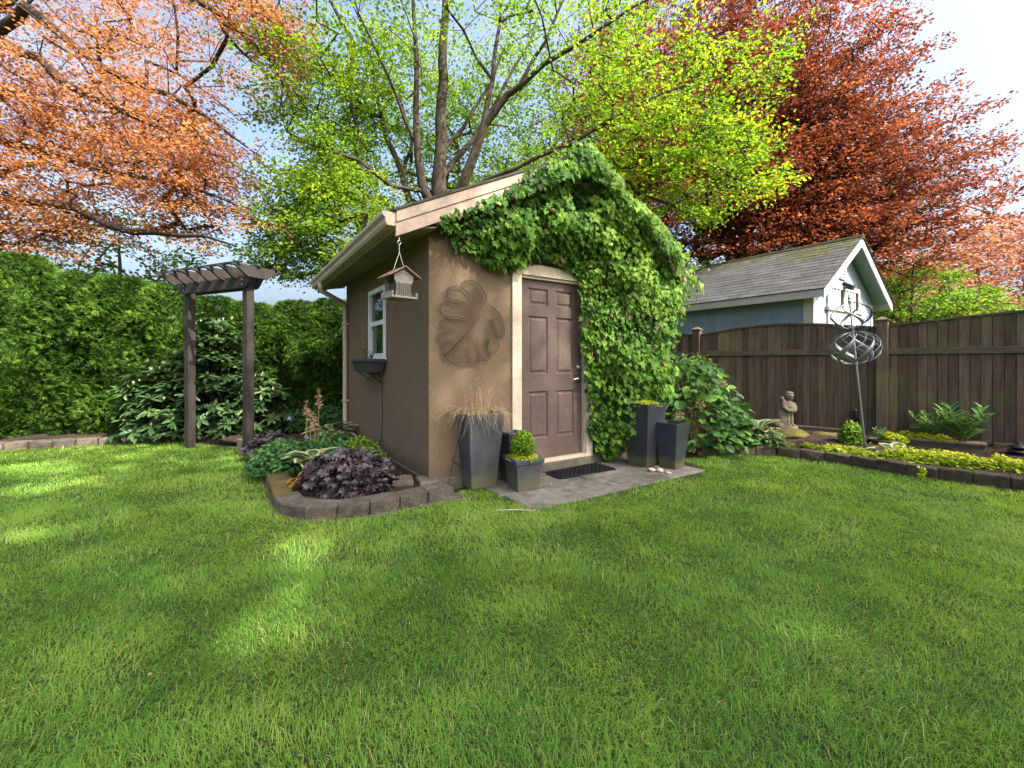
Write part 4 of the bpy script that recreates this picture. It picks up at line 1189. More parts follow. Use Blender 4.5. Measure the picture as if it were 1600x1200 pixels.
MB().lathe([(.13, .08), (.148, .095), (.01, .10)], 16).build('potting_soil', M['soil'], bowl)
s0, s1_ = FL(-1.05, .12), FL(-3.4, .12)
mid = (s0 + s1_) / 2; dd = s1_ - s0
t = thing('timber_sleeper', 'dark timber sleeper lying along the foot of the fence', 'timber', (mid[0], mid[1], .14), math.atan2(dd[1], dd[0]))
o = MB().box(-np.linalg.norm(dd) / 2, np.linalg.norm(dd) / 2, -.05, .05, 0, .10).build('beam', M['wood'], t, bevel=.008)
s0, s1_ = FL(.35, .14), FL(1.4, .14); mid = (s0 + s1_) / 2; dd = s1_ - s0
o = MB().box(-np.linalg.norm(dd) / 2, np.linalg.norm(dd) / 2, -.05, .05, 0, .08).build('timber_sleeper', M['wood'], None, bevel=.008)
o.location = (mid[0], mid[1], .17); o.rotation_euler = (0, 0, math.atan2(dd[1], dd[0])); tag(o, 'short dark timber along the fence behind the boxwood ball', 'timber')
# blue glass bead stakes in the shed bed
for k, (px, py, Y, lab) in enumerate(((452, 654, 6.0, 'small blue glass bead stake at the back of the shed bed'), (490, 655, 6.1, 'dark blue bead stake near the shed downspout'), (479, 682, 4.95, 'blue bead stake behind the variegated hosta'))):
    p = at(px, py, Y)
    t = thing('bead_stake', lab, 'ornament', (p[0], p[1], .12), 0, 'blue bead stakes')
    hgt = max(.06, p[2] - .12)
    MB().tube([(0, 0, -.05), (0, 0, hgt)], .003, 6).build('stake', M['black'], t)
    mb = MB(); mb.ell((0, 0, hgt), (.02, .02, .024)); mb.ell((.02, 0, hgt - .02), (.012, .012, .014)); mb.ell((-.018, 0, hgt - .018), (.012, .012, .014))
    mb.build('bead_cluster', M['solarblue'], t, True)
for k, (px, py, lab) in enumerate(((508, 666, 'bright white stone lying in the bed near the shed corner'), (493, 668, 'cream stone beside the white stone in the bed'))):
    p = gp(px, py, .13)
    o = MB().ell((0, 0, .0), (.055, .04, .035)).build('white_stone', M['pebble'] if k else M['white'], None, True); o.location = tuple(p); jitter(o.data, .006, 25, k + 3)
    tag(o, lab, 'stone')

# ---------------------------------------------------------------- foliage materials
L = {}
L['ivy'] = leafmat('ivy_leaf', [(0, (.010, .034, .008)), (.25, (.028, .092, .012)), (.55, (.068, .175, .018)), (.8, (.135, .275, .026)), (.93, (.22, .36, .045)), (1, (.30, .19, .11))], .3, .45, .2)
L['hydr'] = leafmat('hydrangea_leaf', [(0, (.030, .085, .024)), (.5, (.070, .180, .036)), (1, (.19, .36, .05))], .3, .45, .25)
L['rhodo'] = leafmat('rhododendron_leaf', [(0, (.016, .042, .014)), (.6, (.042, .092, .027)), (.9, (.085, .15, .046)), (1, (.46, .44, .26))], .2, .38, .28)
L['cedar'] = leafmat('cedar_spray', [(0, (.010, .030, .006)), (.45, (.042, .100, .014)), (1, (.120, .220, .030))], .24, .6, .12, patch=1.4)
L['green'] = leafmat('lime_green_leaf', [(0, (.062, .140, .014)), (.5, (.125, .235, .020)), (1, (.26, .34, .036))], .58, .5, .25, tcol=(1.7, 1.6, .7))
L['maple'] = leafmat('maple_green_leaf', [(0, (.055, .13, .012)), (1, (.15, .26, .022))], .5, .5, .3)
L['copper'] = leafmat('copper_beech_leaf', [(0, (.20, .080, .034)), (.45, (.33, .155, .060)), (1, (.50, .29, .135))], .55, .45, .3, tcol=(1.55, 1.25, 1.0))
L['red'] = leafmat('dark_red_beech_leaf', [(0, (.062, .018, .013)), (.5, (.128, .038, .024)), (1, (.28, .105, .055))], .45, .42, .35, tcol=(1.75, 1.4, .85))
L['pink'] = leafmat('pink_red_leaf', [(0, (.20, .075, .065)), (.5, (.32, .14, .115)), (1, (.48, .25, .20))], .42, .45, .3)
L['purple'] = leafmat('purple_coral_bell_leaf', [(0, (.022, .015, .018)), (.5, (.052, .040, .047)), (1, (.115, .098, .112))], .12, .42, .35)
L['gold'] = leafmat('amber_leaf', [(0, (.20, .11, .015)), (1, (.40, .24, .03))], .3, .5, .3)
L['lime'] = leafmat('lime_creeper_leaf', [(0, (.10, .19, .012)), (.4, (.24, .33, .014)), (1, (.48, .48, .03))], .35, .5, .25)
L['box'] = leafmat('boxwood_leaf', [(0, (.06, .14, .014)), (.5, (.13, .25, .02)), (1, (.26, .38, .03))], .3, .4, .3)
L['dkgreen'] = leafmat('fern_leaf', [(0, (.030, .095, .030)), (.5, (.070, .175, .052)), (1, (.12, .25, .07))], .3, .5, .25)
L['vari'] = leafmat('variegated_leaf', [(0, (.045, .10, .035)), (.5, (.11, .19, .055)), (.75, (.24, .30, .12)), (1, (.45, .46, .26))], .28, .45, .35)
L['hosta'] = leafmat('hosta_leaf', [(0, (.028, .075, .038)), (1, (.065, .135, .060))], .25, .42, .4, edge=(.46, .45, .22))
L['peony'] = leafmat('lance_leaf', [(0, (.07, .17, .05)), (1, (.20, .36, .11))], .3, .42, .3)
L['grass'] = leafmat('lawn_grass_blade', [(0, (.070, .175, .026)), (.35, (.140, .290, .040)), (.7, (.228, .375, .055)), (.9, (.33, .41, .09)), (1, (.50, .43, .22))], .38, .5, .22, tcol=(1.45, 1.5, .5))
L['stem'] = pmat('plant_stem', (.06, .075, .02), (.13, .11, .05), 20, .8, .2, 60)

UP = np.array((0, 0, 1.))
def dome_pts(n, rx, ry, h, lo=-.2, shell=(.72, 1.0)):
    d = rnd_dirs(n * 2); d = d[d[:, 2] > lo][:n]
    r_ = rng.uniform(*shell, len(d))[:, None]
    return d * r_ * np.array((rx, ry, h)), d

# ---------------------------------------------------------------- ivy over the gable
Z1 = lambda x, y: wall_uz(660 + x / 3.636, 220 + y / 3.636, -.12)
ivp = [Z1(*p) for p in ((50, 480), (70, 435), (200, 400), (330, 345), (470, 270), (560, 180), (640, 175), (770, 130), (795, 60), (870, 12), (920, 70), (990, 180), (1100, 320), (1270, 470), (1400, 610), (1500, 750), (1560, 860), (1530, 1000), (1480, 1200), (1465, 1400), (1400, 1560), (1250, 1640), (1190, 1700), (1130, 1800), (1040, 1810), (990, 1720), (960, 1600), (945, 1400), (935, 1200), (920, 1000), (915, 830), (895, 745), (760, 690), (690, 672), (610, 690), (490, 725), (440, 705), (350, 690), (320, 640), (250, 600), (200, 625), (180, 560))]
ivu = np.array(ivp)
ivy = thing('climbing_ivy', 'dense green ivy climbing over the shed gable and right wall', 'ivy', (CX, CY, 0), TH)
lo, hi = ivu.min(0), ivu.max(0)
N = 22000
u = rng.uniform(lo[0], hi[0], N); z = rng.uniform(lo[1], hi[1], N)
k = inpoly(u + .03 * noise2(u, z, 8, 3), z + .03 * noise2(u, z, 8, 4), [tuple(p) for p in ivu])
u, z = u[k], z[k]
# thickness of the mat of leaves: bulges, thinner at the rim; the part past the corner wraps round the right wall
def edge_dist(u, z):
    d = np.full(len(u), 9.)
    n = len(ivu)
    for i in range(n):
        a, b_ = ivu[i], ivu[(i + 1) % n]
        ab = b_ - a; t = np.clip(((u - a[0]) * ab[0] + (z - a[1]) * ab[1]) / (ab @ ab), 0, 1)
        d = np.minimum(d, np.hypot(u - a[0] - t * ab[0], z - a[1] - t * ab[1]))
    return d
ed = edge_dist(u, z)
bul = noise2(u, z, 3.0, 11, 3)
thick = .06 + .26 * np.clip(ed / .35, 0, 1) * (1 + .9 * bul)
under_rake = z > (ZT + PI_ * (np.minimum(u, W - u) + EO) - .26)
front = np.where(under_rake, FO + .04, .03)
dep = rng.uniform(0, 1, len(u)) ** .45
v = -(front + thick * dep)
rk_ = u > W
P = np.column_stack([u, np.where(rk_, v + .05 + rng.uniform(0, .5, len(u)), v), z])
gradu = noise2(u + .02, z, 3.0, 11, 3) - bul; gradz = noise2(u, z + .02, 3.0, 11, 3) - bul
nrm = np.column_stack([-gradu * 5 + np.where(rk_, .6, 0), np.full(len(u), -1.), -gradz * 5 + .55]) + rng.normal(size=(len(u), 3)) * .38
nrm /= np.linalg.norm(nrm, axis=1)[:, None]
dr = np.column_stack([rng.normal(0, .55, len(u)), rng.normal(-.25, .25, len(u)), -np.ones(len(u))])
Rm = frames(dr, nrm)
size = (.036 + .056 * rng.beta(1.4, 2.4, len(u))) * (1 + .3 * bul)
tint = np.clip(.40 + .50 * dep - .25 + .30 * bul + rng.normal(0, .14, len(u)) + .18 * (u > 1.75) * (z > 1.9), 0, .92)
dead = rng.random(len(u)) < .012 + .10 * (np.hypot(u - 2.33, (z - 1.72) * .7) < .17) + .16 * ((np.abs(z - 2.36) < .06) & (u > 1.2) & (u < 1.6))
tint[dead] = 1.
# runners that creep over the right verge
n2 = 800
u2 = rng.uniform(0, 1, n2) * 1.75 + W / 2 + .05; lineZ = ZT + PI_ * (W - u2 + EO)
z2 = lineZ - .10 + rng.normal(0, .08, n2) ; ok = noise2(u2, z2, 3.5, 77, 2) > -.22
u2, z2 = u2[ok], z2[ok]; n2 = len(u2)
P = np.vstack([P, np.column_stack([u2, -FO - .03 - rng.uniform(0, .14, n2), z2])])
Rm = np.concatenate([Rm, frames(np.column_stack([rng.normal(0, .7, n2), rng.normal(-.2, .2, n2), -np.ones(n2)]), np.column_stack([rng.normal(.2, .4, n2), -np.ones(n2), rng.normal(.6, .3, n2)]))])
size = np.concatenate([size, rng.uniform(.05, .09, n2)]); tint = np.concatenate([tint, np.clip(rng.normal(.62, .18, n2), 0, .92)]); dep = np.concatenate([dep, np.ones(n2)])
order = np.argsort(-(size * (dep > .7)))
big = order[:300]; rest = order[300:]
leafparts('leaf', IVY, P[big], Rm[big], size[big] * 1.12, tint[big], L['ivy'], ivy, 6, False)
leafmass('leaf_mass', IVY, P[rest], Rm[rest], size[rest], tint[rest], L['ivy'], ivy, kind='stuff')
sm_ = MB()
for q in range(26):
    u0 = rng.uniform(2.2, 3.0); p = [(u0, -.02, .1)]
    for j in range(10):
        p.append((max(2.1, p[-1][0] + rng.normal(-.03 if j > 4 else 0, .05)), -.03 - rng.uniform(0, .05), p[-1][2] + .22))
    p = [r_ for r_ in p if r_[2] < ZT + PI_ * (min(r_[0], W - r_[0]) + EO) - .3]
    sm_.tube(p, np.linspace(.012, .004, len(p)), 5)
sm_.build('stems', M['twig'], ivy)
# weed in the wall sculpture and in the window box
def sprig(name, label, base, h, nl, ls, mat, stems=3, spread=.25, cat='plant', tpl=OVAL, stemmat=None, rz=0, group=None, tintr=(0, 1), parts=True, kids=None):
    """upright leafy plant: stems with leaves set round them"""
    t = thing(name, label, cat, tuple(base), rz, group)
    mb = MB(); Ps = []; Ds = []; Ns = []; Ss = []
    for s in range(stems):
        a = 2 * math.pi * s / stems + rng.uniform(-.4, .4)
        tip = np.array((math.cos(a) * spread * h * rng.uniform(.4, 1.1), math.sin(a) * spread * h * rng.uniform(.4, 1.1), h * rng.uniform(.8, 1.05)))
        c = np.array([(0, 0, -.02), tip * np.array((.3, .3, .5)), tip])
        mb.tube(c, [.006, .0045, .002], 5)
        for q in range(nl):
            f = .22 + .8 * q / nl
            p = c[0] * max(0, 1 - 2 * f) + c[1] * (2 * min(f, 1 - f)) * (1 if True else 0) + c[2] * max(0, 2 * f - 1) if f < 1 else c[2]
            w = q * 2.4 + rng.uniform(-.3, .3)
            d = np.array((math.cos(w), math.sin(w), .55 + .5 * f + rng.uniform(-.25, .15)))
            Ps.append(p); Ds.append(d); Ns.append(UP + np.array((-d[0], -d[1], 0)) * .4); Ss.append(ls * (1.15 - .5 * f) * rng.uniform(.8, 1.15))
    mb.build('stems', stemmat or L['stem'], t)
    Ps, Ds, Ns = map(np.array, (Ps, Ds, Ns))
    Rm = frames(Ds, Ns); ti = rng.uniform(*tintr, len(Ps))
    if parts: leafparts('leaf', tpl, Ps, Rm, np.array(Ss), ti, mat, t, 4)
    else: leafmass('foliage', tpl, Ps, Rm, np.array(Ss), ti, mat, t)
    return t
sprig('sculpture_weed', 'tiny green sprig growing through the leaf sculpture', S(*[wall_uz(763, 530, -.03)[0], -.04], wall_uz(763, 532, -.03)[1] - .02), .06, 7, .028, L['hydr'], 2, .5, parts=False)
sprig('window_box_plant', 'upright green plant growing in the window box', S(-.14, 1.72, 1.235), .24, 9, .07, L['box'], 3, .18, tpl=LANCE)
sprig('window_box_seedling', 'small purple seedling at the near end of the window box', S(-.12, 1.50, 1.235), .13, 5, .045, L['purple'], 3, .4, parts=False)
tag(MB().tube([S(-.14, 1.74, 1.24), S(-.16, 1.78, 1.45), S(-.15, 1.82, 1.64)], [.003, .002, .0012], 5).build('dry_stalk', M['twig']), 'thin dry flower stalk rising from the window box', 'stalk')

# ---------------------------------------------------------------- leafy mounds
def mound(name, label, base, rx, ry, h, n, ls, tpl, mat, cat='plant', parts=0, lo=-.1, tint=(0, 1), up=.6, shell=(.6, 1.), group=None, stems=True, droop=.2, smooth=False, top=.3, full=False, clump=0.):
    t = thing(name, label, cat, tuple(base), 0, group)
    P, d = dome_pts(n, rx, ry, h, lo, shell)
    n = len(P)
    if clump:
        q_ = noise2(P[:, 0] + base[0], P[:, 1] + base[1], clump, 91, 3); k_ = q_ > -.12 + .3 * (rng.random(n) - .5)
        P, d = P[k_], d[k_]; P[:, 2] *= 1 + 1.3 * np.clip(q_[k_], -.4, .8); n = len(P)
    if not full: P[:, 2] = np.maximum(P[:, 2], .01)
    rad = np.linalg.norm(P / np.array((rx, ry, h)), axis=1)
    nn = d * (1 - up) + UP * up + rng.normal(size=(n, 3)) * .28
    ax_ = np.column_stack([d[:, 0], d[:, 1], np.full(n, -droop)]) + rng.normal(size=(n, 3)) * .4
    Rm = frames(ax_, nn)
    ti = np.clip(tint[0] + (tint[1] - tint[0]) * (rng.uniform(0, 1, n) * (1 - top) + top * rad * (P[:, 2] / h)), 0, 1)
    sz = rng.uniform(.7, 1.15, n) * ls
    P = P - Rm[:, :, 1] * sz[:, None] * .4
    o = np.argsort(-(sz * rad)); big, rest = o[:parts], o[parts:]
    if parts: leafparts('leaf', tpl, P[big], Rm[big], sz[big], ti[big], mat, t, 6, smooth)
    if len(rest): leafmass('leaf_mass' if parts else 'foliage', tpl, P[rest], Rm[rest], sz[rest], ti[rest], mat, t, smooth, kind='stuff' if parts else None)
    if stems:
        mb = MB()
        for q in rng.integers(0, n, min(n, 60)):
            mb.tube([(P[q, 0] * .12, P[q, 1] * .12, -.02), (P[q, 0] * .6, P[q, 1] * .6, P[q, 2] * .65), tuple(P[q])], [.004, .003, .002], 4, cap=False)
        mb.build('stems', L['stem'], t)
    return t
def soilz(px, py, Y, z=.11):
    p = at(px, py, Y); return np.array((p[0], p[1], z))
mound('coral_bells', 'large dark purple coral bells mound at the front of the shed bed', soilz(543, 770, 3.98, .10), .43, .33, .33, 300, .112, HEUCH, L['purple'], parts=260, shell=(.7, 1.), up=.5)
mound('coral_bells', 'dusky purple coral bells beside the right arbor post', soilz(428, 680, 5.55, .10), .38, .30, .24, 200, .085, HEUCH, L['purple'], parts=120, tint=(.1, 1), up=.5)
mound('coral_bells', 'small amber coral bells at the left of the large purple mound', soilz(475, 745, 3.98, .10), .12, .12, .15, 46, .07, HEUCH, L['gold'], parts=46)
mound('fern_clump', 'feathery dark green clump in the middle of the shed bed', soilz(447, 715, 4.78, .09), .38, .46, .30, 2600, .065, DIAMOND, L['dkgreen'], shell=(.45, 1.), lo=-.05)
mound('fern_clump', 'feathery green clump behind the hosta near the shed wall', soilz(512, 690, 5.0, .10), .40, .38, .33, 2600, .06, DIAMOND, L['dkgreen'], shell=(.45, 1.), lo=-.05)
mound('boxwood_shrub', 'bright green low shrub against the shed side wall', soilz(562, 680, 4.95, .12), .26, .24, .27, 1600, .035, ROUND, L['box'], cat='shrub', tint=(.3, 1), shell=(.55, 1.))
mound('euonymus_shrub', 'pale variegated low shrub in front of the bright green one', soilz(573, 712, 4.50, .12), .27, .22, .23, 1400, .036, ROUND, L['vari'], cat='shrub', tint=(.15, .95), shell=(.6, 1.))
def hosta(name, label, base, n, ls, hh, mat=None, cat='plant', group=None):
    t = thing(name, label, cat, tuple(base), 0, group)
    a = np.arange(n) * 2.399 + rng.uniform(-.2, .2, n); f = rng.uniform(.35, 1, n)
    P = np.column_stack([np.cos(a) * f * ls * .35, np.sin(a) * f * ls * .35, hh * (1.1 - .6 * f)])
    Dd = np.column_stack([np.cos(a), np.sin(a), 1.1 - 1.35 * f])
    Nn = np.column_stack([-np.cos(a) * .5, -np.sin(a) * .5, np.ones(n)])
    leafparts('leaf', HOSTA, P, frames(Dd, Nn), ls * rng.uniform(.75, 1.1, n), rng.uniform(0, 1, n), mat or L['hosta'], t, 4, False)
    mb = MB()
    for q in range(n): mb.tube([(0, 0, -.02), tuple(P[q] * np.array((.6, .6, .6))), tuple(P[q] + Dd[q] * .01)], [.006, .005, .003], 4, cap=False)
    mb.build('stems', L['stem'], t)
    return t
hosta('hosta', 'cream edged hosta in the middle of the shed bed', soilz(490, 722, 4.36, .14), 20, .235, .17)
hosta('hosta', 'pale variegated hosta at the back corner of the shed', soilz(520, 662, 6.2, .14), 18, .30, .16)
hosta('hosta', 'white striped hosta under the hydrangea by the fence', soilz(1185, 690, 6.0, .15), 20, .26, .2)
hosta('hosta', 'small cream edged hosta in front of the trough planter', soilz(1402, 704, 5.2, .13), 7, .22, .05)
# dry flower stalks
fs = thing('dry_flower_stalks', 'tall dry brown flower stalks rising above the shed bed', 'plant', tuple(soilz(490, 700, 4.72, .1)))
for k, (px, py) in enumerate(((479, 625), (484, 640), (497.5, 607), (491, 643))):
    b_ = at(px + (1 if k % 2 else -.5), 690, 4.72) - np.array(fs.location); tp = at(px, py, 4.72) - np.array(fs.location)
    s_ = MB().tube([b_, (b_ + tp) / 2 + np.array((.004, 0, 0)), tp], [.006, .0045, .0025], 6).build('stalk', M['twig'], fs)
    n = 46
    f = rng.uniform(0, 1, n); a = rng.uniform(0, 6.28, n)
    P = tp + np.column_stack([np.cos(a), np.sin(a), np.zeros(n)]) * .004 + np.column_stack([np.zeros(n), np.zeros(n), -f * .2])
    leafmass('seed_head', NARROW, P, frames(np.column_stack([np.cos(a), np.sin(a), rng.uniform(-.6, .5, n)]), rnd_dirs(n)), .025 + .035 * f, np.full(n, .4), M['straw'], s_)

# ---------------------------------------------------------------- plants in the pots
def grass_tuft(name, label, base, n, h, spread, mat, width=.004):
    t = thing(name, label, 'grass plant', tuple(base))
    V = []; Fq = []; ti = []; c = 0
    for q in range(n):
        a = rng.uniform(0, 2 * math.pi); dx, dy = math.cos(a), math.sin(a)
        up = rng.random() < .16
        out = spread * (rng.uniform(.05, .6) if up else rng.uniform(.75, 1.15))
        hh = h * (rng.uniform(.9, 1.9) if up else rng.uniform(.45, .95))
        fall = h * (rng.uniform(0, .4) if up else rng.uniform(.1, 1.5))
        r0 = rng.uniform(0, .11); x0, y0 = r0 * math.cos(a + .5), r0 * math.sin(a + .5)
        m = 9; sw = rng.normal(0, .3)
        for i in range(m):
            s = i / (m - 1)
            o_ = out * (1 - (1 - s) ** 1.7)
            x = x0 + dx * o_ - dy * sw * s * s * out; y = y0 + dy * o_ + dx * sw * s * s * out
            z = hh * math.sin(min(1., s * 1.7) * math.pi / 2) - fall * max(0, s - .42) ** 1.5 * 2.0
            w = width * (1 - s * .8)
            V += [(x - dy * w, y + dx * w, z), (x + dy * w, y - dx * w, z)]
            if i: Fq.append((c + 2 * i - 2, c + 2 * i - 1, c + 2 * i + 1, c + 2 * i))
        ti += [rng.uniform(0, 1)] * (2 * m); c += 2 * m
    link('blades', mkmesh('blades', V, [np.array(Fq)], mat, False, {'tint': ti}), t)
    return t
grass_tuft('ornamental_grass', 'dry straw coloured ornamental grass spilling from the tall grey planter', (POT1[0], POT1[1], .665), 480, .20, .36, M['straw'], .0021)
bx_ = mound('boxwood_topiary', 'small conical yellow green boxwood in the little square planter', (POT3[0], POT3[1], .435), .112, .112, .145, 2800, .024, ROUND, L['box'], cat='shrub', tint=(.45, 1), lo=-1.1, full=True, stems=False, shell=(.6, 1.), up=.4)
mound('golden_creeper', 'golden creeping plant around the small boxwood topiary', (POT3[0], POT3[1], .298), .165, .165, .065, 800, .028, ROUND, L['lime'], stems=False, tint=(.3, 1), shell=(.75, 1.))
mound('golden_creeper', 'golden creeping plant filling the top of the tall black planter', (POT4[0], POT4[1], .715), .20, .20, .07, 1000, .028, ROUND, L['lime'], stems=False, tint=(.2, 1), shell=(.7, 1.))

# ---------------------------------------------------------------- right bed planting
hyd = soilz(1080, 690, 6.05, .12)
t = thing('hydrangea_shrub', 'big leafy hydrangea shrub between the shed and the fence', 'shrub', tuple(hyd))
n = 1000
P, d = dome_pts(n, .78, .55, 1.26, -.1, (.62, 1.)); n = len(P)
P[:, 2] = np.maximum(P[:, 2] * (1 - .38 * np.clip((P[:, 0] - .1) / .75, 0, 1)), .05)
P[:, 0] += .06; 
nn = d * .55 + UP * .6 + np.array((0, -.25, 0)) + rng.normal(size=(n, 3)) * .3
Rm = frames(np.column_stack([d[:, 0], d[:, 1], -.35 * np.ones(n)]) + rng.normal(size=(n, 3)) * .4, nn)
sz = rng.uniform(.09, .155, n); ti = np.clip(rng.normal(.42, .24, n) + .25 * (P[:, 2] - .6), 0, 1)
vis = np.argsort((P[:, 1] - .3 * P[:, 2]))
big, rest = vis[:290], vis[290:]
leafparts('leaf', HYDR, P[big], Rm[big], sz[big], ti[big], L['hydr'], t, 6, False)
leafmass('leaf_mass', HYDR, P[rest], Rm[rest], sz[rest], ti[rest], L['hydr'], t, kind='stuff')
mb = MB()
for q in rng.integers(0, n, 80):
    mb.tube([(P[q, 0] * .15, P[q, 1] * .15, -.03), (P[q, 0] * .6, P[q, 1] * .6, P[q, 2] * .6), tuple(P[q] * .97)], [.008, .006, .004], 5, cap=False)
mb.build('stems', M['twig'], t)
dead_ = [at(1094, 632, 5.62), at(1063, 650, 5.55), at(1080, 700, 5.6), at(1128, 600, 5.75)]
for p in dead_:
    P2 = rnd_dirs(60) * .055 + (p - hyd); leafmass('dry_flower_head', DIAMOND, P2, frames(rnd_dirs(60), rnd_dirs(60)), .03, rng.uniform(0, .6, 60), M['straw'], t)
mound('honeysuckle_shrub', 'light leafy shrub on the fence behind the hydrangea', at(1085, 590, 7.1), .42, .3, .42, 700, .06, OVAL, L['vari'], cat='shrub', tint=(0, .7), lo=-.6)
mound('euonymus_shrub', 'white edged low shrub below the stone statue', soilz(1197, 700, 5.85, .12), .27, .24, .25, 900, .045, ROUND, L['vari'], cat='shrub', tint=(0, .95), shell=(.6, 1.))
mound('boxwood_ball', 'round bright green boxwood ball beside the wind spinner', soilz(1330, 695, 5.85, .15), .155, .155, .30, 1500, .03, ROUND, L['box'], cat='shrub', tint=(.1, .8), shell=(.6, 1.), lo=-.2)
sprig('lance_leaf_plant', 'bushy lance leaved plant at the left end of the trough', np.array((*at(1452, 690, 5.62)[:2], .20)), .38, 13, .18, L['peony'], 5, .55, tpl=LANCE)
sprig('lance_leaf_plant', 'taller bushy lance leaved plant at the right end of the trough', np.array((*at(1505, 690, 5.42)[:2], .20)), .46, 15, .20, L['peony'], 7, .62, tpl=LANCE)
sprig('lance_leaf_plant', 'small lance leaved plant growing in the bowl planter', np.array((*at(1374, 690, 5.75)[:2], .19)), .15, 9, .09, L['peony'], 3, .5, tpl=LANCE)
# lime creeper patches along the top of the edging
jp = [(1268, 697, 5.62, .30, .16, .10, 'lime creeper patch below the mossy stones right of the statue'), (1315, 704, 5.45, .30, .17, .06, 'thin lime creeper patch at the foot of the boxwood ball'), (1362, 712, 5.15, .26, .18, .07, 'lime creeper patch around the wind spinner pole'), (1432, 722, 4.92, .34, .2, .11, 'lime creeper patch in front of the trough planter'), (1492, 728, 4.78, .36, .2, .11, 'thick yellow lime creeper right of the trough front'), (1560, 738, 4.62, .38, .2, .10, 'lime creeper patch beside the pagoda light'), (1395, 690, 5.72, .16, .12, .08, 'lime creeper spilling over the bowl planter'), (1432, 688, 5.66, .22, .09, .08, 'lime creeper filling the left half of the trough'), (1470, 692, 5.5, .16, .08, .06, 'lime creeper between the two trough plants'), (1640, 755, 4.4, .4, .2, .09, 'lime creeper patch beyond the pagoda light')]
for px, py, Y, rx, ry, hh, lab in jp:
    p = at(px, py, Y)
    z = .215 if 'trough' in lab and 'front' not in lab else (.19 if 'bowl' in lab else .11)
    t = mound('lime_creeper', lab, (p[0], p[1], z), rx, ry, hh, 2200, .032, ROUND, L['lime'], stems=False, shell=(.25, 1.), group='lime creeper patches', top=.4, clump=4.5)
    t.rotation_euler = (0, 0, math.atan2(FD[1], FD[0]))
P2 = at(1437, 745, 4.55)
t = thing('trailing_creeper', 'lime creeper strand trailing down over the mossy edging', 'plant', tuple(P2))
n = 60; f = rng.uniform(0, 1, n)
leafmass('foliage', ROUND, np.column_stack([rng.normal(0, .02, n), -.02 + rng.normal(0, .012, n), .16 * f - .05]), frames(rnd_dirs(n), rnd_dirs(n) + np.array((0, -1, .6))), .026, rng.uniform(.2, 1, n), L['lime'], t)

# ---------------------------------------------------------------- rhododendron behind the arbor
def rhodo(name, label, base, rx, ry, h, nwh, parts):
    t = thing(name, label, 'shrub', tuple(base))
    W_, d = dome_pts(nwh, rx, ry, h, -.05, (.66, 1.0)); Ps = []; Ds = []; Ns = []; Ti = []; Sz = []; Fr = []
    for q in range(len(W_)):
        c = W_[q]; ax_ = d[q] * .55 + UP * .75 + rng.normal(size=3) * .15; ax_ /= np.linalg.norm(ax_)
        e1 = np.cross(ax_, (.3, .5, .1)); e1 /= np.linalg.norm(e1); e2 = np.cross(ax_, e1)
        m = rng.integers(7, 11); base_t = rng.uniform(0, .82)
        for i in range(m):
            w = 2 * math.pi * i / m + rng.uniform(-.25, .25); o_ = math.cos(w) * e1 + math.sin(w) * e2
            Ps.append(c + ax_ * rng.uniform(-.02, .01)); Ds.append(o_ + ax_ * rng.uniform(-.3, .45)); Ns.append(ax_ + o_ * .1)
            Ti.append(np.clip(base_t + rng.normal(0, .12), 0, .93)); Sz.append(rng.uniform(.13, .185)); Fr.append(-c[1] + .4 * c[2])
        if rng.random() < .10 + .35 * (c[2] > .62 * h):
            for i in range(4):
                Ps.append(c + ax_ * .02); Ds.append(ax_ + rnd_dirs(1)[0] * .4); Ns.append(rnd_dirs(1)[0]); Ti.append(1.); Sz.append(.06); Fr.append(-9)
    Ps, Ds, Ns, Ti, Sz, Fr = map(np.array, (Ps, Ds, Ns, Ti, Sz, Fr))
    Ps[:, 2] = np.maximum(Ps[:, 2], .04)
    Rm = frames(Ds, Ns); o_ = np.argsort(-Fr); big, rest = o_[:parts], o_[parts:]
    if parts: leafparts('leaf', RHODO, Ps[big], Rm[big], Sz[big], Ti[big], L['rhodo'], t, 6, False)
    leafmass('leaf_mass', RHODO, Ps[rest], Rm[rest], Sz[rest], Ti[rest], L['rhodo'], t, kind='stuff')
    mb = MB()
    for q in range(0, len(W_), 2):
        p = W_[q]; mb.tube([(p[0] * .1, p[1] * .1, -.03), (p[0] * .55, p[1] * .55, p[2] * .55), tuple(p)], [.014, .010, .005], 5, cap=False)
    mb.build('stems', M['darkbark'], t)
    return t
rhodo('rhododendron_shrub', 'large glossy rhododendron growing behind the arbor', at(335, 690, 7.05) * np.array((1, 1, 0)) + np.array((0, 0, .1)), .72, .55, 1.95, 320, 290)
rhodo('rhododendron_shrub', 'lower rhododendron spreading left of the arbor post', at(243, 700, 6.75) * np.array((1, 1, 0)) + np.array((0, 0, .1)), .62, .42, 1.15, 190, 290)

rhodo('rhododendron_shrub', 'small rhododendron just right of the right arbor post', at(412, 670, 7.0) * np.array((1, 1, 0)) + np.array((0, 0, .1)), .45, .35, 1.0, 60, 120)
mound('fern_clump', 'added dark ferns standing in for shade at the foot of the hedge beyond the bed', soilz(455, 660, 7.3, .12), .55, .35, .34, 1500, .075, DIAMOND, L['dkgreen'], shell=(.45, 1.), tint=(0, .5))  # added clump, tinted dark in place of the hedge's shadowed foot
mound('fern_clump', 'added dark ferns standing in for shade beside the shed back corner under the hedge', soilz(515, 655, 7.6, .12), .55, .35, .36, 1500, .075, DIAMOND, L['dkgreen'], shell=(.45, 1.), tint=(0, .5))  # second added clump, its dark tint replaces shade under the hedge

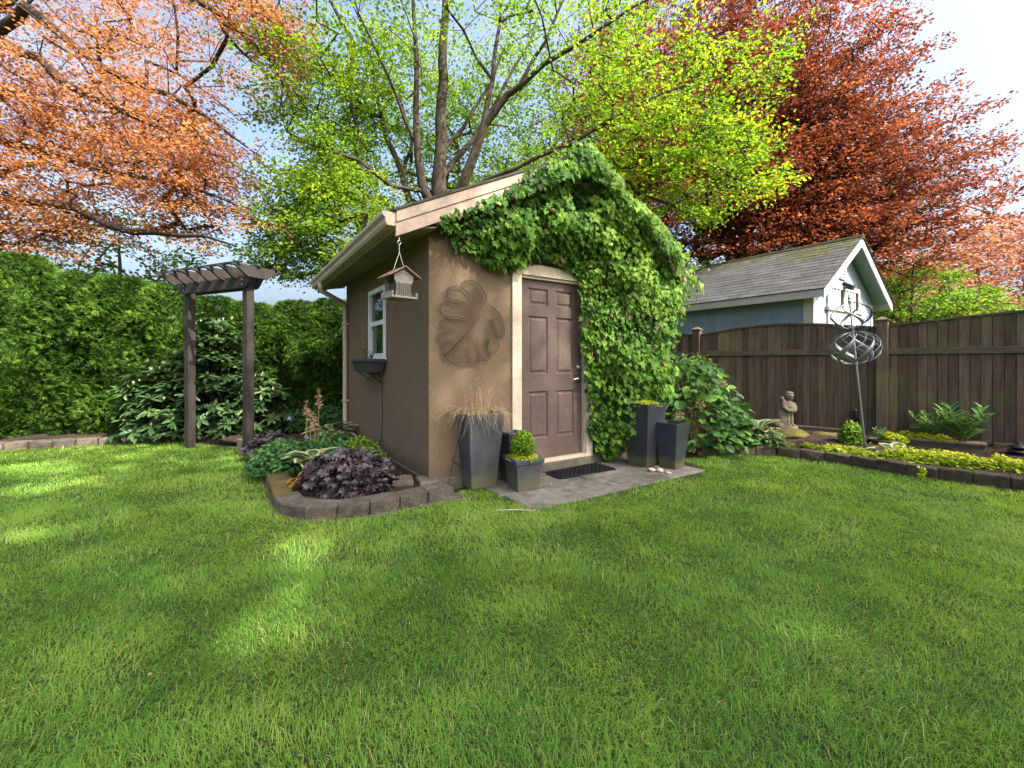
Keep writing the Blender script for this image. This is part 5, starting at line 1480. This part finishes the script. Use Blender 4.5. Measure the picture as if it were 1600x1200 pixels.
# ---------------------------------------------------------------- cedar hedge: one tree after another
def cedar_meshes(seed, hh, r0, n):
    r = np.random.default_rng(seed)
    h = r.uniform(.02, 1, n) ** .9; a = r.uniform(0, 2 * math.pi, n)
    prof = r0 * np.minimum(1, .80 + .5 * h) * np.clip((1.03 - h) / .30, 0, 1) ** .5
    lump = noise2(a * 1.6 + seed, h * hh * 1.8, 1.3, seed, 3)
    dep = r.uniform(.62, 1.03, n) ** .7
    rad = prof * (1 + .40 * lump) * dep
    P = np.column_stack([np.cos(a) * rad, np.sin(a) * rad, h * hh])
    out = np.column_stack([np.cos(a), np.sin(a), np.zeros(n)])
    d = out + UP * r.uniform(-.15, .75, n)[:, None] + r.normal(size=(n, 3)) * .35
    side = np.column_stack([-np.sin(a), np.cos(a), np.zeros(n)])
    nn = side * r.normal(0, .8, n)[:, None] + UP * .8 + out * .35 + r.normal(size=(n, 3)) * .3
    Rm = frames(d, nn)
    sz = r.uniform(.065, .115, n)
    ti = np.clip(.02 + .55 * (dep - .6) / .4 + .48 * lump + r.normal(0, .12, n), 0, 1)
    return P, Rm, sz, ti
_v = []; _f = []
for q in range(5):
    w = -1.0 + .5 * q; l = 1 - .22 * abs(q - 2) + (.08 if q % 2 else 0); b0 = len(_v)
    s, c_ = math.sin(w), math.cos(w); st0 = .16 * abs(q - 2)
    o_ = np.array((s * st0 * .4, st0 * .5)); dd = np.array((s, c_)); nn2 = np.array((c_, -s))
    for pnt, zz in ((o_, 0), (o_ + dd * l * .55 + nn2 * .085, .03), (o_ + dd * l, -.09 * abs(q - 2)), (o_ + dd * l * .55 - nn2 * .085, .03)):
        _v.append((pnt[0] * .9, pnt[1], zz))
    _f += [(b0, b0 + 1, b0 + 2), (b0, b0 + 2, b0 + 3)]
SPRAY = (np.array(_v), [np.array(_f)])
cv = []
for s in range(4):
    P, Rm, sz, ti = cedar_meshes(40 + s, 2.75, .60, 8200)
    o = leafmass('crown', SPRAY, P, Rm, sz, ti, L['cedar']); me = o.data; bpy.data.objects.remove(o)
    core = MB().lathe([(.30, .1), (.40, .8), (.38, 1.6), (.28, 2.2), (.06, 2.55)], 10).mesh('branch_core', L['cedar'], True)
    tr = MB().tube([(0, 0, -.1), (.02, .01, 1.2), (0, 0, 2.3)], [.06, .045, .01], 7).mesh('trunk', M['darkbark'], True)
    cv.append((me, core, tr))
places = ['at the far left edge of the frame', 'second from the left edge', 'third from the left edge', 'fourth from the left edge', 'left of the arbor behind the rhododendron', 'directly behind the left arbor post', 'seen through the arbor opening', 'behind the right arbor post', 'just right of the arbor', 'between the arbor and the shed', 'nearest to the shed downspout', 'half hidden by the shed corner']
HP, HD = np.array((-7.95, 7.05)), np.array((.926, .378))
ths = [-1.9, -1.25, -.6, .05, .7, 1.35, 2.0, 2.65, 3.3, 3.95, 4.6, 5.25]
for k, tt in enumerate(ths):
    p = HP + HD * tt + rng.normal(0, .05, 2)
    sc = (1.0, 1.0, 1.02, 1.05, .99, .98, .93, .87, .88, .88, .90, .91)[k] * rng.uniform(.97, 1.03)
    t = thing('cedar_tree', 'clipped green cedar of the hedge, ' + places[k], 'tree', (p[0], p[1], 0), rng.uniform(0, 6.28), 'cedars of the hedge')
    t.scale = (1.08, 1.08, sc)
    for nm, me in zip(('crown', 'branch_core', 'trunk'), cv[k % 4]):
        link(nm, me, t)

# ---------------------------------------------------------------- trees
def grow(root, limbs, targets, step=.45, arch_=.06):
    """join every spray to the nearest wood; returns nodes, parents, given radii"""
    cap = 200 + 40 * len(targets) + sum(60 * len(l) for l in limbs)
    X = np.zeros((cap, 3)); par = np.full(cap, -1); rg = np.zeros(cap); n = 0
    def add(p, pa, r_=0.):
        nonlocal n
        X[n] = p; par[n] = pa; rg[n] = r_; n += 1; return n - 1
    add(root, -1)
    for li, limb in enumerate(limbs):
        pts = [np.asarray(q[:3], float) for q in limb]; rs = [q[3] for q in limb]
        if li == 0: prev = 0
        else: prev = int(np.argmin(((X[:n] - pts[0]) ** 2).sum(1)))
        rg[0] = max(rg[0], rs[0]) if li == 0 else rg[0]
        for i in range(len(pts)):
            a = X[prev].copy(); ra = rg[prev] if i else rs[0]
            m = max(1, int(np.linalg.norm(pts[i] - a) / .4))
            for j in range(1, m + 1):
                f = j / m
                jt = rng.normal(0, .015, 3) if j < m else 0
                prev = add(a * (1 - f) + pts[i] * f + jt, prev, ra * (1 - f) + rs[i] * f if i else rs[0])
    nl = n
    dr_ = np.linalg.norm(targets - root, axis=1)
    ends = np.zeros(len(targets), int)
    for k in np.argsort(dr_):
        t = targets[k]
        d = X[:n] - t
        q = (d ** 2).sum(1) + np.where(np.linalg.norm(X[:n] - root, axis=1) > dr_[k], 4., 0) + np.where(X[:n, 2] > t[2] + .6, .8, 0)
        q[0] += 3 if nl > 3 else 0
        i = int(np.argmin(q)); a = X[i].copy(); dist = np.linalg.norm(t - a)
        m = max(1, int(dist / step)); prev = i
        for j in range(1, m + 1):
            f = j / m
            p = a * (1 - f) + t * f + np.array((0, 0, arch_ * dist * math.sin(math.pi * f)))
            if j < m: p = p + rng.normal(0, .04, 3)
            prev = add(p, prev)
        ends[k] = prev
    X, par, rg = X[:n], par[:n], rg[:n]
    cnt = np.zeros(n)
    np.add.at(cnt, ends, 1)
    for i in range(n - 1, 0, -1):
        cnt[par[i]] += cnt[i]
    rad = np.where(rg > 0, rg, .0055 * np.maximum(cnt, .6) ** .46)
    for i in range(n - 1, 0, -1):
        rad[par[i]] = max(rad[par[i]], min(rad[i], 1.05 * rad[par[i]] if rg[par[i]] > .05 else 9.))
    return X, par, rad, ends, nl

def wood(name, X, par, rad, sel, mat, parent, sides):
    idx = np.where(sel & (par >= 0))[0]
    A, B = X[par[idx]], X[idx]; ra, rb = np.minimum(rad[par[idx]], rad[idx] * 1.7), rad[idx]
    t = B - A; ln = np.linalg.norm(t, axis=1)[:, None] + 1e-9; t /= ln
    ref = np.where(np.abs(t[:, 2:3]) < .9, np.array([[0, 0, 1.]]), np.array([[1., 0, 0]]))
    a = np.cross(ref, t); a /= np.linalg.norm(a, axis=1)[:, None]; b_ = np.cross(t, a)
    w = np.arange(sides) * 2 * math.pi / sides
    ring = np.cos(w)[None, :, None] * a[:, None] + np.sin(w)[None, :, None] * b_[:, None]
    V = np.concatenate([A[:, None] + ring * ra[:, None, None], (B + t * rb[:, None] * .3)[:, None] + ring * rb[:, None, None]], axis=1).reshape(-1, 3)
    off = (np.arange(len(idx)) * 2 * sides)[:, None, None]
    q = np.array([(k, (k + 1) % sides, sides + (k + 1) % sides, sides + k) for k in range(sides)])
    return link(name, mkmesh(name, V, [(q[None] + off).reshape(-1, 4)], mat, True), parent)

def tree(name, label, base, limbs, blobs, leafn, lsize, lmat, bark, spray_len=.55, spray_w=.28, flat=.6, excl=(), droop=.12, group=None, tpl=DIAMOND, shell=.35, tmean=.5, zmin=0., lean=(0, 0), gaps=()):
    t = thing(name, label, 'tree', tuple(base), 0, group)
    base = np.asarray(base, float)
    T = []
    for c, r_, n in blobs:
        d = rnd_dirs(n); q = rng.uniform(shell, 1, n)[:, None] ** .7
        T.append(np.asarray(c) + d * q * np.asarray(r_) + rng.normal(0, .12, (n, 3)))
    T = np.concatenate(T)
    keep = T[:, 2] > zmin
    for c, r_ in excl:
        keep &= ((((T - np.asarray(c)) / np.asarray(r_)) ** 2).sum(1) > 1)
    T = T[keep]
    X, par, rad, ends, nl = grow(base, limbs, T)
    X = X - base; T = T - base
    big = (rad > .035); big[:nl] = True
    wood('trunk', X, par, rad, big, bark, t, 9)
    wood('branches', X, par, rad, ~big, bark, t, 4)
    n = len(T)
    # sprays: flat fans of leaves at the twig ends
    tw = X[ends] - X[np.maximum(par[ends], 0)]; tw[:, 2] *= .5
    tw += np.column_stack([lean[0] * np.ones(n), lean[1] * np.ones(n), np.zeros(n)])
    tw /= np.linalg.norm(tw, axis=1)[:, None] + 1e-9
    tw[:, 2] -= droop
    k = leafn
    f = rng.uniform(-.5, 1, (n, k)); sd_ = rng.normal(0, 1, (n, k)) * (1 - .5 * np.abs(f))
    side = np.cross(tw, UP); side /= np.linalg.norm(side, axis=1)[:, None] + 1e-9
    nsp = np.cross(side, tw); nsp += rng.normal(0, .25, (n, 3)); nsp /= np.linalg.norm(nsp, axis=1)[:, None]
    ls = rng.uniform(.7, 1.25, n)
    P = T[:, None] + tw[:, None] * (f * spray_len * ls[:, None])[..., None] + side[:, None] * (sd_ * spray_w * ls[:, None])[..., None] + nsp[:, None] * (rng.normal(0, .06, (n, k)) - .05 * sd_ ** 2)[..., None]
    Dd = tw[:, None] * .7 + side[:, None] * (np.sign(sd_) * .9)[..., None] + rng.normal(0, .35, (n, k, 3)) + np.array((0, 0, -.25))
    Nn = nsp[:, None] * flat + rng.normal(0, .42, (n, k, 3))
    P, Dd, Nn = P.reshape(-1, 3), Dd.reshape(-1, 3), Nn.reshape(-1, 3)
    lk = np.ones(len(P), bool)
    for gpt, gr in gaps:                       # open gaps in the crown through which the sun reaches the lawn
        w_ = P + base - np.asarray(gpt); s_ = np.array(sd); al = w_ @ s_
        lk &= np.linalg.norm(w_ - al[:, None] * s_, axis=1) > gr
    clump_t = np.repeat(rng.normal(0, .20, n), k)[lk]
    P, Dd, Nn = P[lk], Dd[lk], Nn[lk]
    m = len(P)
    ti = np.clip(tmean + clump_t + rng.normal(0, .16, m), 0, 1)
    leafmass('crown', tpl, P, frames(Dd, Nn), rng.uniform(.75, 1.25, m) * lsize, ti, lmat, t)
    return t

# green tree behind the shed
GY = 9.4
A = lambda px, py, r_, dy=0.: (*at(px, py, GY + dy), r_ * .82)
gb = np.array((*at(690, 566, GY)[:2], 0))
trunk = [(gb[0], gb[1], .0, .34), (gb[0] - .02, gb[1], 2.2, .26), A(689, 330, .23), A(688, 250, .17), A(690, 160, .14), A(693, 60, .11), A(700, -80, .07), A(690, -220, .03)]
limbs = [trunk,
         [A(680, 335, .13), A(660, 290, .12, -.1), A(653, 242, .10, -.2), A(650, 157, .075, -.3), A(651, 86, .06, -.3), A(640, -60, .03, -.5)],
         [A(668, 330, .12), A(640, 313, .09, .1), A(627, 268, .08, .2), A(604, 216, .07, .3), A(591, 157, .055, .4), A(580, 90, .04, .5), A(545, -30, .02, .6)],
         [A(650, 225, .05, -.2), A(620, 151, .04, -.5), A(600, 105, .03, -.8), A(560, 20, .02, -1.2)],
         [A(700, 330, .17), A(724, 287, .14, -.2), A(741, 242, .12, -.3), A(757, 196, .10, -.4), A(793, 148, .085, -.6), A(812, 135, .075, -.7), A(851, 99, .06, -.9), A(897, 73, .05, -1.1), A(990, 10, .03, -1.4), A(1080, -40, .015, -1.6)],
         [A(757, 185, .07, -.4), A(770, 125, .06, -.3), A(776, 66, .05, -.2), A(790, -60, .02, 0)],
         [A(812, 133, .05, -.7), A(835, 90, .045, -.8), A(852, 66, .04, -.9), A(890, -20, .02, -1)],
         [A(692, 275, .09), A(708, 253, .08, .2), A(740, 218, .07, .4), A(780, 150, .05, .8), A(830, 60, .03, 1.4), A(860, -30, .02, 1.8)],
         [A(690, 235, .07), A(724, 200, .055, .3), A(767, 130, .04, .6), A(790, 70, .02, .9)],
         [A(700, 320, .08), A(740, 292, .055, -.6), A(800, 266, .05, -1.0), A(891, 225, .042, -1.3), A(954, 186, .035, -1.4), A(992, 164, .03, -1.4), A(1050, 140, .03, -1.3), A(1130, 120, .02, -1.2)],
         [A(672, 300, .06), A(610, 290, .05, -.5), A(560, 250, .04, -.9), A(500, 230, .025, -1.2), A(450, 215, .012, -1.3)],
         [A(660, 330, .05), A(600, 330, .045, .2), A(540, 345, .035, .1), A(480, 380, .02, 0), A(420, 400, .01, 0)]]
tree('green_tree', 'tall spreading lime green tree with several stems behind the stucco shed', gb, limbs,
     [((-1.4, 9.6, 9.6), (5.2, 4.6, 4.2), 470), ((-1.2, 11.3, 6.6), (3.6, 1.6, 2.6), 260), ((-3.6, 9.0, 6.4), (1.7, 1.5, 1.7), 210), ((-3.75, 8.9, 4.3), (1.55, .9, 1.35), 190), ((-4.6, 9.0, 3.5), (.9, .6, .6), 45),
      ((2.9, 8.3, 6.6), (2.6, 1.0, 1.6), 105), ((3.5, 8.2, 4.9), (1.5, .8, 1.1), 70), ((1.6, 8.6, 5.2), (1.2, .9, .8), 40), ((.2, 10.8, 5.0), (1.6, .8, 1.0), 60)],
     78, .076, L['green'], M['bark'], .55, .25, .55, excl=[((-1.2, 8.1, 5.8), (2.1, 2.1, 2.0)), ((-4.75, 8.6, 5.6), (.75, 1.3, .6))], zmin=2.9, shell=.2, droop=.1)

# copper beech at the left
CYD = 8.2
A = lambda px, py, r_, dy=0.: (*at(px, py, CYD + dy), r_)
cb_ = np.array((-12.2, 9.4, 0))
limbs = [[(-12.2, 9.4, 0, .42), (-12.1, 9.4, 3, .34), (-12.0, 9.3, 6, .28), (-11.8, 9.2, 9, .2), (-11.5, 9.2, 12, .08)],
         [(-12.0, 9.4, 4.6, .15), A(-60, 205, .10, .4), A(0, 219, .085, .2), A(114, 249, .07), A(168, 270, .06), A(246, 282, .045, -.1), A(320, 300, .025, -.2), A(400, 330, .01, -.3)],
         [(-12.0, 9.3, 6.2, .15), A(-20, 60, .10, .4), A(60, 90, .08, .2), A(99, 129, .07), A(180, 168, .055), A(240, 195, .045), A(310, 230, .025), A(390, 270, .012)],
         [(-12.1, 9.4, 3.6, .13), A(-40, 300, .09, 0), A(0, 309, .08, 0), A(114, 324, .07, -.1), A(168, 351, .06, -.2), A(207, 363, .055, -.3), A(318, 368, .035, -.5), A(370, 385, .015, -.5)],
         [(-11.9, 9.3, 7.4, .12), A(40, 10, .09), A(150, 98, .06), A(183, 118, .055), A(264, 148, .045), A(330, 186, .03), A(400, 240, .012)],
         [(-11.9, 9.3, 8.2, .12), A(120, -90, .08), A(260, -30, .06), A(340, 20, .045), A(420, 90, .03), A(450, 150, .012)]]
tree('copper_beech', 'large orange copper beech sweeping its boughs over the left of the hedge', cb_, limbs,
     [((-8.3, 8.4, 5.6), (3.6, 1.2, 2.1), 400), ((-5.9, 8.1, 4.7), (1.6, .8, 1.4), 130), ((-4.75, 8.2, 7.3), (.95, .9, 1.15), 80), ((-9.0, 8.2, 3.9), (2.6, .8, .8), 80), ((-9.5, 9.5, 9.2), (4.2, 3.6, 3.2), 380)],
     74, .063, L['copper'], M['darkbark'], .5, .24, .5, excl=[((-5.35, 8.2, 6.35), (.75, 1.6, .85)), ((-4.3, 8.2, 4.9), (.55, 1.4, .9))], zmin=3.15, lean=(.5, -.1), droop=.2, shell=.1)

# dark red beech at the right
rbp = np.array((7.6, 14.6, 0))
limbs = [[(7.6, 14.6, 0, .45), (7.6, 14.6, 3, .38), (7.5, 14.5, 6, .30), (7.4, 14.4, 10, .18), (7.3, 14.4, 14, .06)],
         [(7.6, 14.6, 3.4, .16), (9.5, 13.6, 5.0, .11), (12, 13.4, 6.6, .07), (15, 13.6, 8.2, .03)],
         [(7.6, 14.6, 4.2, .16), (6, 13.2, 5.6, .11), (3.8, 12.4, 7.2, .06), (2.2, 12, 8.4, .03)],
         [(7.5, 14.5, 5, .15), (9, 14, 7.4, .10), (11.5, 13.8, 9.6, .05), (13, 13.6, 11, .02)],
         [(7.6, 14.6, 3.0, .13), (9.4, 13.4, 4.3, .08), (12.5, 13.2, 5.2, .04), (14, 13.2, 5.6, .02)],
         [(7.5, 14.5, 6, .15), (5.6, 13.8, 8.4, .09), (4, 13.4, 10.6, .04)]]
tree('dark_red_beech', 'huge dark red beech filling the sky behind the blue shed', rbp, limbs,
     [((7.0, 14.0, 9.2), (5.8, 3.2, 5.4), 1500), ((10.9, 13.6, 7.0), (4.6, 2.2, 2.6), 560), ((7.2, 12.6, 6.2), (4.4, 1.4, 2.6), 620), ((9.6, 12.8, 5.0), (3.8, 1.2, 1.6), 340), ((3.4, 12.2, 7.6), (1.8, 1.2, 3.0), 240), ((7.5, 12.4, 8.6), (3.6, 1.0, 2.4), 300), ((2.2, 12.4, 6.6), (1.8, 1.0, 2.4), 170)],
     62, .094, L['red'], M['darkbark'], .6, .26, .6, zmin=3.6, lean=(.35, -.1), droop=-.08, shell=.15)

# pinkish tree farther right, maple and understorey
pb = np.array((21.5, 20, 0))
tree('pink_red_tree', 'pinkish red tree beyond the right end of the fence', pb,
     [[(21.5, 20, 0, .3), (21.5, 20, 3, .22), (21.4, 20, 6, .1), (21.3, 20, 8, .04)], [(21.5, 20, 2.5, .1), (19, 19.3, 4.4, .05), (17, 19, 5.2, .02)], [(21.5, 20, 3, .1), (24, 19.3, 5, .05)]],
     [((21.0, 19.2, 4.9), (5.2, 2.2, 3.2), 520), ((17.6, 18.4, 3.4), (2.6, 1.4, 2.2), 200)], 44, .15, L['pink'], M['darkbark'], .75, .34, .6, shell=.3, droop=0)
mbp = np.array((13.1, 14.2, 0))
tree('green_maple', 'bright green young maple right of the blue shed', mbp,
     [[(13.1, 14.2, 0, .09), (13.1, 14.2, 2, .06), (13.1, 14.2, 4, .02)]], [((13.1, 14.0, 3.2), (1.5, 1.1, 1.5), 170), ((14.4, 13.6, 2.6), (1.2, .9, 1.0), 80)], 40, .10, L['maple'], M['bark'], .42, .22, .55, droop=.05)
ubp = np.array((5.5, 12.6, 0))
tree('understorey_tree', 'small green tree peeping over the left end of the blue shed roof', ubp,
     [[(5.5, 12.6, 0, .07), (5.5, 12.6, 2, .05), (5.5, 12.6, 3.6, .02)]], [((5.5, 12.5, 3.2), (1.0, .8, 1.2), 90)], 36, .085, L['vari'], M['bark'], .4, .2, .5)
lbp = np.array((-9.6, 10.6, 0))
tree('background_tree', 'sparse green tree showing behind the hedge under the copper beech', lbp,
     [[(-9.6, 10.6, 0, .09), (-9.6, 10.6, 2.4, .06), (-9.6, 10.6, 4.4, .02)]], [((-9.4, 10.3, 3.8), (2.6, 1.0, 1.3), 110)], 36, .095, L['maple'], M['bark'], .45, .22, .5)

LG = [((-1.38, 2.85, 0), .24), ((-1.32, 2.65, 0), .18), ((-1.1, 2.07, 0), .25), ((-1.2, 1.93, 0), .2), ((1.3, 1.95, 0), .2), ((1.5, 1.85, 0), .16), ((-3.4, 3.1, 0), .2), ((-4.6, 4.3, 0), .3), ((-5.4, 5.0, 0), .34), ((-5.0, 5.6, 0), .26), ((3.4, 5.35, 0), .2)]
# two big trees standing right of the view; their shade covers the lawn
for k, (x, y, zc, r3, ns, lab) in enumerate(((13.0, -6.6, 14.0, (5.6, 5.8, 6.2), 920, 'very tall dark red beech far right of the lawn beyond the fence'), (5.6, -5.2, 11.8, (4.9, 4.6, 4.0), 460, 'slender red beech at the right side of the lawn'))):
    b0 = np.array((x, y, 0.))
    tree('dark_red_beech', lab, b0, [[(x, y, 0, .5 if k == 0 else .2), (x, y, zc * .4, .38 if k == 0 else .16), (x - .1, y, zc, .2 if k == 0 else .09), (x, y, zc + r3[2] * .9, .04)]],
         [((x, y, zc), r3, ns)], 36, .19, L['red'], M['darkbark'], .75, .36, .6, zmin=2.5, shell=.1, droop=0, gaps=LG)

# ---------------------------------------------------------------- lawn grass
def lawn():
    xs_, ys_, ds_ = [], [], []
    for (y0, y1, dn) in ((.75, 1.6, 19000), (1.6, 2.6, 15500), (2.6, 3.8, 9500), (3.8, 5.2, 5200), (5.2, 6.9, 3600)):
        half = 1.28 * y1 + .35
        n = int(dn * 2 * half * (y1 - y0))
        xs_.append(rng.uniform(-half, half, n)); ys_.append(rng.uniform(y0, y1, n)); ds_.append(np.full(n, dn))
    x, y = np.concatenate(xs_), np.concatenate(ys_)
    jx, jy = x + .035 * noise2(x, y, 9, 5, 2), y + .035 * noise2(x, y, 9, 6, 2)
    k = inpoly(jx, jy, lawn_poly) & (np.abs(x) < 1.26 * y + .5)
    dens_ = noise2(x, y, 5.5, 21, 3)
    k &= rng.random(len(x)) < np.clip(.86 + .55 * dens_, .32, 1)
    x, y = x[k], y[k]
    n = len(x)
    big = noise2(x, y, .55, 31, 3); mid_ = noise2(x, y, 2.3, 32, 3); sm2 = noise2(x, y, 7, 33, 2)
    ang = 2.6 * noise2(x, y, .9, 41, 3) * math.pi + rng.normal(0, 1.3, n)
    lean_ = np.clip(.95 + .55 * noise2(x, y, 1.6, 42, 3) + rng.normal(0, .38, n), .1, 2.0)
    hgt = (.021 + .010 * sm2 + .008 * mid_ + rng.exponential(.008, n)).clip(.010, .065)
    wd = rng.uniform(.0008, .0018, n) * (1 + np.clip(y - 2.2, 0, 4) * .42)
    dx, dy = np.cos(ang), np.sin(ang)
    px_, py_ = -dy, dx
    tw = rng.normal(0, .5, n)
    px2, py2 = px_ * np.cos(tw) - py_ * np.sin(tw), px_ * np.sin(tw) + py_ * np.cos(tw)
    z0 = np.zeros(n)
    b0 = np.column_stack([x, y, z0]); w = np.column_stack([px_, py_, z0]) * wd[:, None]; w2 = np.column_stack([px2, py2, z0]) * wd[:, None] * .8
    fl_ = np.column_stack([dx, dy, z0])
    m1 = b0 + fl_ * (lean_ * hgt * .38)[:, None] + UP * (hgt * .62)[:, None]
    tp = b0 + fl_ * (lean_ * hgt * 1.15)[:, None] + UP * (hgt * (1.05 - .38 * np.clip(lean_, 0, 1.4)))[:, None]
    V = np.stack([b0 - w, b0 + w, m1 + w2, m1 - w2, tp], axis=1).reshape(-1, 3)
    off = (np.arange(n) * 5)[:, None]
    q = np.array([[0, 1, 2, 3]]) + off; tr = np.array([[3, 2, 4]]) + off
    ti = np.clip(.46 + .30 * big + .36 * mid_ + .18 * sm2 + rng.normal(0, .16, n), 0, .90)
    dry = rng.random(n) < .025 + .06 * np.clip(mid_ - .15, 0, 1) + .05 * np.clip(-sm2, 0, 1)
    ti[dry] = rng.uniform(.92, 1, dry.sum())
    hz = ti.copy()
    o = link('lawn_grass', mkmesh('lawn_grass', V, [q, tr], L['grass'], False, {'tint': np.repeat(hz, 5)}))
    print('blades', n)
    return tag(o, 'short green mown lawn grass across the whole yard', 'grass', kind='stuff')
lawn()
# small fallen leaves and clover bits on patio edge
n = 70
uu = rng.uniform(.6, 3.0, n); vv = -rng.beta(1.2, 3, n) * .9 - .04
P = np.array([S(a, b_, .024) for a, b_ in zip(uu, vv)])
o = leafmass('fallen_leaves', DIAMOND, P, frames(np.column_stack([rng.normal(size=(n, 2)), np.zeros(n)]), UP + rng.normal(size=(n, 3)) * .2), rng.uniform(.015, .04, n), rng.uniform(0, 1, n), M['straw'])
tag(o, 'scattered small fallen leaves on the patio slabs', 'leaves', kind='stuff')
n = 60
x = rng.uniform(-6, 5, n); y = rng.uniform(1.3, 6, n); k = inpoly(x, y, lawn_poly); x, y = x[k], y[k]; n = len(x)
o = leafmass('lawn_litter', DIAMOND, np.column_stack([x, y, rng.uniform(.015, .03, n)]), frames(np.column_stack([rng.normal(size=(n, 2)), rng.normal(0, .2, n)]), UP + rng.normal(size=(n, 3)) * .35), rng.uniform(.010, .024, n), rng.uniform(0, .5, n), M['straw'])
tag(o, 'scattered dry leaf litter lying in the lawn', 'leaves', kind='stuff')
